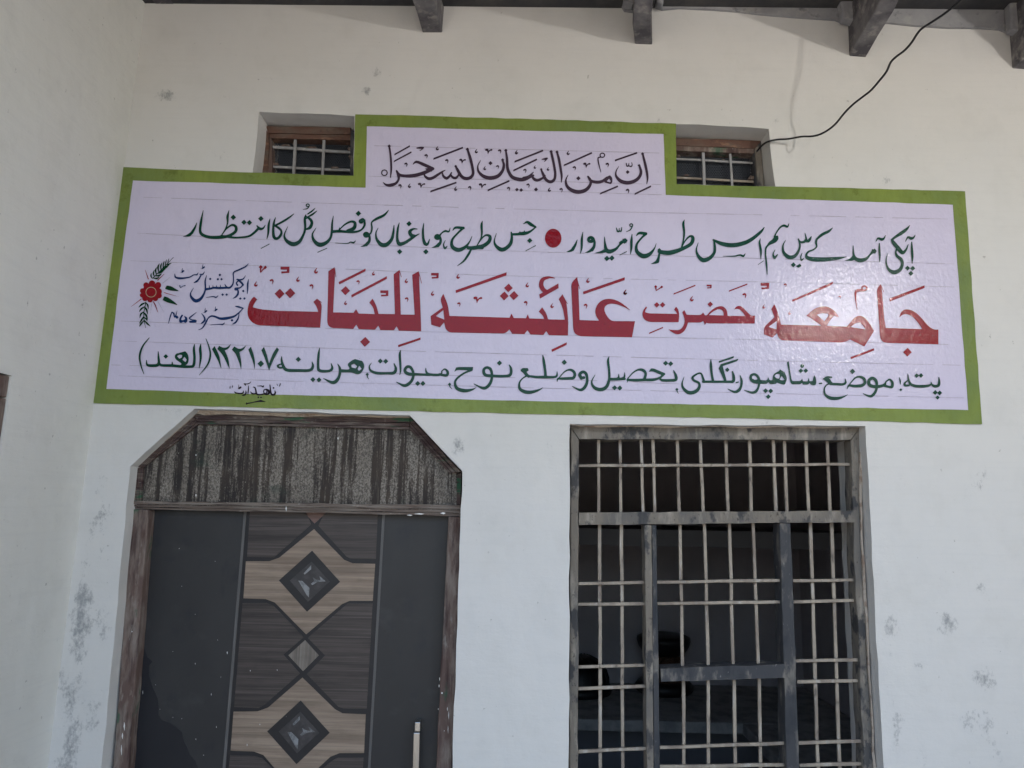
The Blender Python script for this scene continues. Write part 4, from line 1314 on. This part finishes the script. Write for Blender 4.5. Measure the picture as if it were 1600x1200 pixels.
# ---------------------------------------------------------------- barred window
win = empty('barred_window', 'tall barred window with weathered wooden frame, beside the door', 'window')
W0 = .050
Z = lambda P: [(860+x/2.1426, 640+y/2.1426) for x, y in P]
ZS = .84
def zd(p0, p1, Y=W0): (a, b) = Z([p0, p1]); return down(a, b, ZS, Y)
wp = lambda P: px_poly(Z(P), W0)
part('jamb', M['greywood'], [at(892, 666, W0), at(904.6, 687, W0), zd((95, 100), (92, 1200)), zd((68, 60), (62, 1200))], W0, W0+.06, win, .004, seed=61, amp=.0026)
part('jamb', M['greywood'], wp([(1035, 60), (1038, 400), (1065, 900)])+[zd((1065, 900), (1085, 1200)), zd((1022, 570), (1050, 1200))]+wp([(1022, 570), (1006, 104)]), W0, W0+.06, win, .004, seed=62, amp=.0030)
part('top_rail', M['greywood'], wp([(68, 58), (1035, 60), (1004, 101), (97, 99)]), W0-.002, W0+.10, win, .004, seed=63, amp=.002)
part('transom', M['greywood'], wp([(95.5, 345), (1017, 338.5), (1019, 378), (95, 386)]), W0-.003, W0+.08, win, .003, seed=64, amp=.0015)
part('post', M['greywood'], wp([(315, 386)])+[at(*Z([(339, 386)])[0], W0), zd((339, 386), (346, 1200)), zd((315, 386), (323, 1200))], W0-.001, W0+.07, win, .003, seed=65, amp=.0012)
part('post', M['darkwood'], wp([(340, 386), (356, 386)])+[zd((356, 386), (368, 1200)), zd((340, 386), (347, 1200))], W0+.004, W0+.072, win, .002, 'dark rebate strip of the left post', seed=66, amp=.001)
part('post', M['darkwood'], wp([(767, 380), (804, 380)])+[zd((804, 380), (835, 1200)), zd((767, 380), (791, 1200))], W0-.001, W0+.07, win, .003, 'dark right post', seed=67, amp=.0014)
part('middle_rail', M['darkwood'], wp([(369, 868), (783, 852), (787, 898), (371, 911)]), W0-.0005, W0+.07, win, .003, seed=68, amp=.0016)
part('bottom_rail', M['greywood'], [down(*Z([(90, 386), (92, 1200)]), ZS+.06, W0), down(*Z([(1022, 570), (1050, 1200)]), ZS+.06, W0), down(*Z([(1022, 570), (1050, 1200)]), ZS-.01, W0), down(*Z([(90, 386), (92, 1200)]), ZS-.01, W0)], W0+.001, W0+.10, win, .003)
part('plaster_lip', M['lip'], wp([(66, 47), (300, 49), (1050, 54), (1034, 61), (1000, 60), (900, 64), (800, 60), (640, 63), (500, 58), (380, 62), (260, 58), (160, 60), (72, 56)]), W0-.008, W0+.02, win, 0, seed=71, amp=.002)
part('plaster_lip', M['lip'], wp([(1034, 62), (1039, 62), (1043, 400), (1066, 820), (1090, 1260), (1083, 1260), (1062, 860), (1037, 420)]), W0-.004, W0+.02, win, 0, seed=72, amp=.0032)
rnd = random.Random(21)
def bar(p0, p1, w, Y, parent, mat='bar', conv=Z, dz=None, square=.8, bend=.0010):
    a, b = conv([p0, p1]) if conv else (p0, p1)
    A_, B_ = at(*a, Y), at(*b, Y) if dz is None else down(a, b, dz, Y)
    hw = w/480*(2.5+Y)/2.5/2
    d = (B_-A_); nn = Vector((-d.z, 0, d.x)).normalized(); n = max(2, int(d.length/.08)); mb = MB(); th = hw*2*square
    off = [0]+[rnd.uniform(-bend, bend) for _ in range(n-1)]+[0]
    for i in range(n+1):
        c = A_+d*(i/n)+nn*off[i]; ww = hw*rnd.uniform(.93, 1.07)
        for s_, yy in ((-1, 0), (1, 0), (1, th), (-1, th)):
            p = c+nn*(ww*s_); mb.v.append((p.x, Y+yy, p.z))
    for i in range(n):
        for k in range(4): mb.f.append((i*4+k, i*4+(k+1) % 4, (i+1)*4+(k+1) % 4, (i+1)*4+k))
    mb.f += [(3, 2, 1, 0), tuple(n*4+k for k in range(4))]
    return mb.obj('bar', M[mat], parent, bevel=.0012)
YV, YH = W0+.028, W0+.017
BW = 4.7
for xa, xb in zip((162, 233, 304, 343, 425, 502, 588, 667, 747, 784, 856, 927), (162, 236, 311, 350, 432, 512, 596, 673, 756, 793, 866, 937)):
    bar((xa, 96), (xb, 346), BW, YV, win)
for p0, p1 in (((165, 382), (168, 1200)), ((238, 382), (243, 1200)), ((871, 374), (897, 1200)), ((942, 374), (970, 1200))):
    bar(p0, p1, BW+.2, YV, win, dz=ZS+.05)
for p0, p1 in (((434, 380), (443, 866)), ((516, 380), (529, 864)), ((600, 380), (613, 862)), ((679, 378), (697, 858))):
    bar(p0, p1, BW, YV, win)
for p0, p1 in (((446, 904), (447, 1200)), ((529, 902), (529, 1200)), ((616, 900), (620, 1200)), ((700, 898), (704, 1200))):
    bar(p0, p1, BW, YV, win, dz=ZS+.05)
for p0, p1 in (((94, 188), (1008, 183)), ((93, 583), (317, 578)), ((91, 652), (320, 650)), ((91, 862), (325, 856)), ((91, 935), (325, 926)), ((90, 1146), (327, 1135)),
               ((356, 578), (770, 572)), ((358, 650), (775, 644)), ((364, 1132), (792, 1117)), ((366, 1196), (794, 1190)),
               ((812, 573), (1026, 570)), ((814, 644), (1030, 638)), ((820, 842), (1040, 838)), ((826, 912), (1043, 908)), ((830, 1117), (1052, 1110)), ((834, 1192), (1057, 1186)),
               ((88, 1240), (328, 1228)), ((88, 1420), (330, 1408)), ((368, 1400), (800, 1388)), ((838, 1400), (1064, 1394))):
    bar(p0, p1, BW-.2, YH, win, bend=.001)

wb = MB(); rnd = random.Random(77)
for (ry, xs) in ((185, (162, 233, 307, 345, 427, 504, 590, 668, 749, 786, 858, 929)), (580, (166, 240)), (651, (166, 240)), (859, (167, 241)), (931, (167, 241)), (1141, (168, 243)),
                 (576, (437, 521, 605, 684)), (648, (438, 524, 607, 687)), (1126, (447, 529, 619, 703)), (572, (877, 949)), (641, (879, 952)), (840, (885, 958)), (910, (888, 960)), (1113, (894, 967))):
    for x in xs:
        p = at(*Z([(x, ry)])[0], YH+.006)
        for s_ in (-1, 1):
            q = p+Vector((rnd.uniform(-.002, .002), .004, s_*.0052)); r = rnd.uniform(.0028, .0048)
            wb.lathe([(0, -r), (r*.8, -r*.5), (r, 0), (r*.7, r*.6), (0, r)], q, 6)
wb.obj('weld_beads', M['bar'], win, smooth=True)['kind'] = 'stuff'

# ---------------------------------------------------------------- ventilators
def vent(label, s, ox, oy, rails, vbars, hbars, debris, holepts, seed, vm):
    v = empty('ventilator', label, 'ventilator', 'small barred ventilators above the sign')
    cv = lambda P: [(ox+x/s, oy+y/s) for x, y in P]
    VY = .085
    for k, (mat, P, nm) in enumerate(rails):
        part(nm, M[mat], px_poly(cv(P), VY), VY+.002*k, VY+.05, v, .002, seed=seed+k, amp=.0016)
    for p0, p1, w, mat in vbars: bar(p0, p1, w, VY+.012, v, mat, cv)
    for p0, p1, w, mat in hbars: bar(p0, p1, w, VY+.022, v, mat, cv)
    # expanded metal screen
    a, b = at(*holepts[0], VY+.045), at(*holepts[1], VY+.045); mb = MB(); pw, ph = .0085, .0125; Y = VY+.045
    nx = int((b.x-a.x)/pw)+1; nz = int((a.z-b.z)/ph)+1; rr = .0011
    def wire(p, q):
        d = Vector((q[0]-p[0], q[1]-p[1])).normalized(); n_ = Vector((-d.y, d.x))*rr; i0 = len(mb.v)
        for (x, z) in ((p[0]-n_.x, p[1]-n_.y), (p[0]+n_.x, p[1]+n_.y), (q[0]+n_.x, q[1]+n_.y), (q[0]-n_.x, q[1]-n_.y)): mb.v.append((x, Y, z))
        mb.v.append(((p[0]+q[0])/2, Y+rr*2, (p[1]+q[1])/2))
        mb.f.extend([(i0, i0+1, i0+2, i0+3), (i0+1, i0, i0+4), (i0+2, i0+1, i0+4), (i0+3, i0+2, i0+4), (i0, i0+3, i0+4)])
    for j in range(nz):
        for i in range(nx):
            x, z = a.x+i*pw, a.z-j*ph
            wire((x, z), (x+pw/2, z-ph/2)); wire((x+pw/2, z-ph/2), (x, z-ph)); wire((x+pw/2, z-ph/2), (x+pw, z)); wire((x+pw, z-ph), (x+pw/2, z-ph/2))
    o = mb.obj('wire_screen', M['mesh'], v, fix=False); o['kind'] = 'stuff'
    rr2 = random.Random(seed)
    for (x, y, w, h) in debris:
        w *= .62; h *= .6
        P = [(x-w/2, y+h/2), (x-w*.42, y-h*.1), (x-w*.15, y-h*.5), (x+w*.12, y-h*.25), (x+w*.3, y-h*.45), (x+w/2, y+h*.1), (x+w*.45, y+h/2)]
        part('dust_clod', M['oldwood'], px_poly(cv(P), VY+.018), VY+.018, VY+.04, v, .001, seed=rr2.randint(1, 999), amp=.001)
    return v
vent('left ventilator with reddish wooden head and steel bars, left of the sign tab', 8.889, 390, 160,
     [('redwood', [(225, 325), (1400, 350), (1400, 442), (262, 428)], 'head_rail'), ('redwood', [(205, 330), (262, 428), (252, 985), (138, 985)], 'jamb'), ('darkwood', [(1400, 370), (1470, 385), (1470, 1040), (1385, 1040)], 'jamb'),
      ('redwood', [(262, 428), (1400, 442), (1400, 515), (280, 485)], 'head_rebate'), ('oldwood', [(262, 428), (285, 430), (300, 985), (248, 985)], 'jamb_rebate'),
      ('greywood', [(120, 990), (1470, 1040), (1470, 1090), (120, 1040)], 'bottom_rail')],
     [((634, 440), (606, 1010), 4.8, 'steel'), ((1036, 440), (1008, 1020), 4.4, 'steel')], [((262, 612), (1410, 690), 4.6, 'steel'), ((240, 885), (1410, 940), 4.4, 'steel')],
     [(500, 590, 200, 40), (615, 560, 60, 90), (850, 620, 250, 40), (350, 850, 180, 70), (1380, 640, 60, 90), (1390, 740, 60, 60), (1180, 900, 170, 50), (630, 985, 60, 40)],
     [(415, 205), (552, 276)], 100, 1)
vent('right ventilator with rusty wooden head, between the sign tab and the hanging cable', 8, 1040, 180,
     [('redwood', [(110, 284), (1195, 318), (1120, 412), (110, 378)], 'head_rail'), ('greywood', [(1195, 318), (1238, 890), (1150, 890), (1120, 412)], 'jamb'),
      ('oldwood', [(110, 378), (1120, 412), (1110, 470), (110, 432)], 'head_rebate'), ('darkwood', [(1120, 430), (1150, 890), (1128, 890), (1100, 440)], 'jamb_rebate'), ('greywood', [(110, 868), (1230, 895), (1230, 940), (110, 910)], 'bottom_rail')],
     [((468, 385), (487, 880), 4.5, 'steel'), ((804, 400), (836, 890), 3.9, 'steel')], [((110, 542), (1135, 597), 3.6, 'steel'), ((110, 776), (1150, 832), 3.7, 'bar')],
     [(165, 505, 70, 40), (260, 745, 100, 50), (1075, 775, 120, 80), (720, 552, 60, 20)],
     [(1057, 228), (1190, 292)], 120, 2)

# ---------------------------------------------------------------- the room behind
room = MB()
RX0, RX1, RY1, RZ1 = .0, 2.45, 3.75, SLAB_Z-.02
def rect(p): b = len(room.v); room.v.extend(p); room.f.append((b, b+1, b+2, b+3))
rm = tag(MB().box((-1.6, RY1, 0), (3.0, RY1+.2, SLAB_Z)).obj('room_back_wall', M['room'], house), 'dim back wall of the room behind the window')
MB().box((2.20, WALL, 0), (2.40, RY1, SLAB_Z)).obj('room_side_wall', M['room'], house)
MB().box((-1.6, WALL, 0), (-1.4, RY1, SLAB_Z)).obj('room_side_wall', M['room'], house)
MB().box((-1.39, WALL+.001, .0), (2.19, RY1-.001, .02)).obj('room_floor', M['roomdark'], house)
MB().box((.02, WALL+.002, .02), (.14, RY1-.002, SLAB_Z-.002)).obj('room_partition', M['room'], house)
MB().box((.15, 2.3, 1.80), (2.19, RY1-.002, 1.90)).obj('loft_shelf', M['roomdark'], house)
bz = .70
b_y = at_z(1000, 1126, bz).y; b_x = at_z(1162, 1132, bz).x
bench = MB()
bench.prism([Vector((.15, 0, bz)), Vector((2.19, 0, bz)), Vector((2.19, 0, bz-.07)), Vector((.15, 0, bz-.07))], b_y, RY1-.002)
bo = tag(bench.obj('bench', M['bench'], bevel=.008), 'rough cement bench along the back of the room behind the bars', 'bench')
b2 = MB().box((b_x, .6, bz-.071), (2.19, b_y-.001, bz-.001)).obj('bench_return', M['bench'], bo, bevel=.008)
MB().box((.15, b_y+.35, .02), (2.19, b_y+.42, bz-.071)).obj('bench_support', M['roomdark'], bo)

# stools seen through the bars
def floor_pt(px, py): p = at_z(px, py, bz); return p
sp = floor_pt(1044, 1089); dist = (sp.y+2.5)
k = dist/F_PX
st = empty('stool', 'hourglass cane stool with black top standing on the bench behind the middle bars', 'stool', loc=(sp.x, sp.y+.16, bz))
R_ = 41*k; H_ = 84*k
def sub(name, mat, prof, parent, n=32, loc=(0, 0, 0)): return MB().lathe(prof, loc, n).obj(name, M[mat], parent, smooth=True)
sub('seat', 'rubber', [(0, H_), (R_*.8, H_), (R_*.98, H_*.96), (R_, H_*.90), (R_*.93, H_*.80), (R_*.80, H_*.70), (R_*.74, H_*.66), (0, H_*.66)], st)
sub('waist', 'cane', [(R_*.74, H_*.665), (R_*.68, H_*.50), (R_*.70, H_*.36), (R_*.80, H_*.20)], st)
sub('foot_ring', 'rubber', [(0, 0), (R_*.96, 0), (R_*1.06, H_*.05), (R_*1.06, H_*.13), (R_*.96, H_*.19), (R_*.80, H_*.22), (0, H_*.22)], st)
for i in range(22):
    a = 2*math.pi*i/22; a2 = a+.9
    MB().tube([(math.cos(a)*R_*.77, math.sin(a)*R_*.77, H_*.20), (math.cos((a+a2)/2)*R_*.695, math.sin((a+a2)/2)*R_*.695, H_*.44), (math.cos(a2)*R_*.75, math.sin(a2)*R_*.75, H_*.67)], .006, 5).obj('cane', M['cane'], st)
bp_ = floor_pt(903, 1087); kb = (bp_.y+2.5)/F_PX
bk = empty('basket', 'dark domed basket lying on the bench behind the left bars', 'basket', loc=(bp_.x, bp_.y+.12, bz))
RB = 50*kb; HB = 54*kb
sub('rim', 'rubber', [(0, 0), (RB*1.02, 0), (RB*1.06, HB*.10), (RB*1.02, HB*.22), (0, HB*.22)], bk)
sub('dome', 'rubber', [(RB*.97, HB*.2), (RB*.96, HB*.4), (RB*.88, HB*.62), (RB*.70, HB*.83), (RB*.42, HB*.96), (0, HB)], bk)
for i in range(26):
    a = 2*math.pi*i/26; c, s_ = math.cos(a), math.sin(a)
    MB().tube([(c*RB*r, s_*RB*r, HB*h) for r, h in ((.98, .2), (.975, .4), (.895, .63), (.71, .845), (.43, .975))], .0035, 4).obj('rib', M['cable'], bk)

# ---------------------------------------------------------------- loose cable from the ventilator up past the eave
cp = [(1183, 236, .07), (1192, 226, .02), (1201, 221, -.012), (1215, 218, -.022), (1232, 217, -.035), (1252, 213.5, -.06), (1268, 213, -.10), (1281, 210, -.125), (1294, 203, -.15), (1306, 193, -.17), (1320, 176, -.20), (1333, 163, -.225), (1347, 152, -.26), (1361, 141, -.29), (1374, 126, -.32), (1385, 112, -.35), (1392, 97, -.37), (1401, 88, -.39), (1413, 79, -.41), (1424, 67, -.43), (1433, 53, -.45), (1440, 45, -.465), (1452, 37, -.48), (1466, 28, -.505), (1480, 18, -.53), (1497, 4, -.56), (1512, -14, -.585)]
pts = [at(x, y, Y) for x, y, Y in cp]
last = pts[-1]; pts += [last+Vector((.04, -.05, .06)), Vector((last.x+.10, last.y-.12, SLAB_Z-.004))]
sm = [Vector(v) for v in catmull([list(p) for p in pts], 1e9)]
fine = []
for i in range(len(pts)-1):
    a0 = pts[max(i-1, 0)]; a1 = pts[i]; a2 = pts[i+1]; a3 = pts[min(i+2, len(pts)-1)]
    for kk in range(5):
        t = kk/5; fine.append(.5*((2*a1)+(a2-a0)*t+(2*a0-5*a1+4*a2-a3)*t*t+(3*a1-a0-3*a2+a3)*t**3))
fine.append(pts[-1])
cab = MB().tube(fine, .0033, 8).obj('cable', M['cable'], smooth=True)
tag(cab, 'thin black loose cable sagging from the right ventilator up to the eave', 'cable')

# ---------------------------------------------------------------- lit bulb on an arm of the added right wall, outside the picture; its glare shows on the sign
tag(MB().box((2.42, -2.45, 0), (2.64, -.001, SLAB_Z-.002)).obj('side_wall', M['side'], house), 'right side wall of the porch')  # unseen wall, added to cut sky light on the lower right
BULB = Vector((1.98, -2.3, 3.29))
lamp = empty('bulb_lamp', 'lit bulb in a black holder on the added right wall', 'lamp', loc=tuple(BULB))
MB().tube([(.435, 0, .10), (.10, 0, .10), (.0, 0, .085)], .008, 8).obj('arm', M['cable'], lamp)
sub('holder', 'rubber', [(0, .09), (.018, .09), (.02, .035), (.016, .03)], lamp, 16)
em = NT('bulb_glass'); em.b.inputs['Emission Color'].default_value = (1, .95, .88, 1); em.b.inputs['Base Color'].default_value = (.8, .8, .8, 1)
em.b.inputs['Emission Strength'].default_value = BULB_POWER*10
sub('glass', 'rubber', [(0.0, -.032), (.014, -.029), (.025, -.018), (.030, 0), (.026, .016), (.017, .030)], lamp, 14).data.materials[0] = em.m
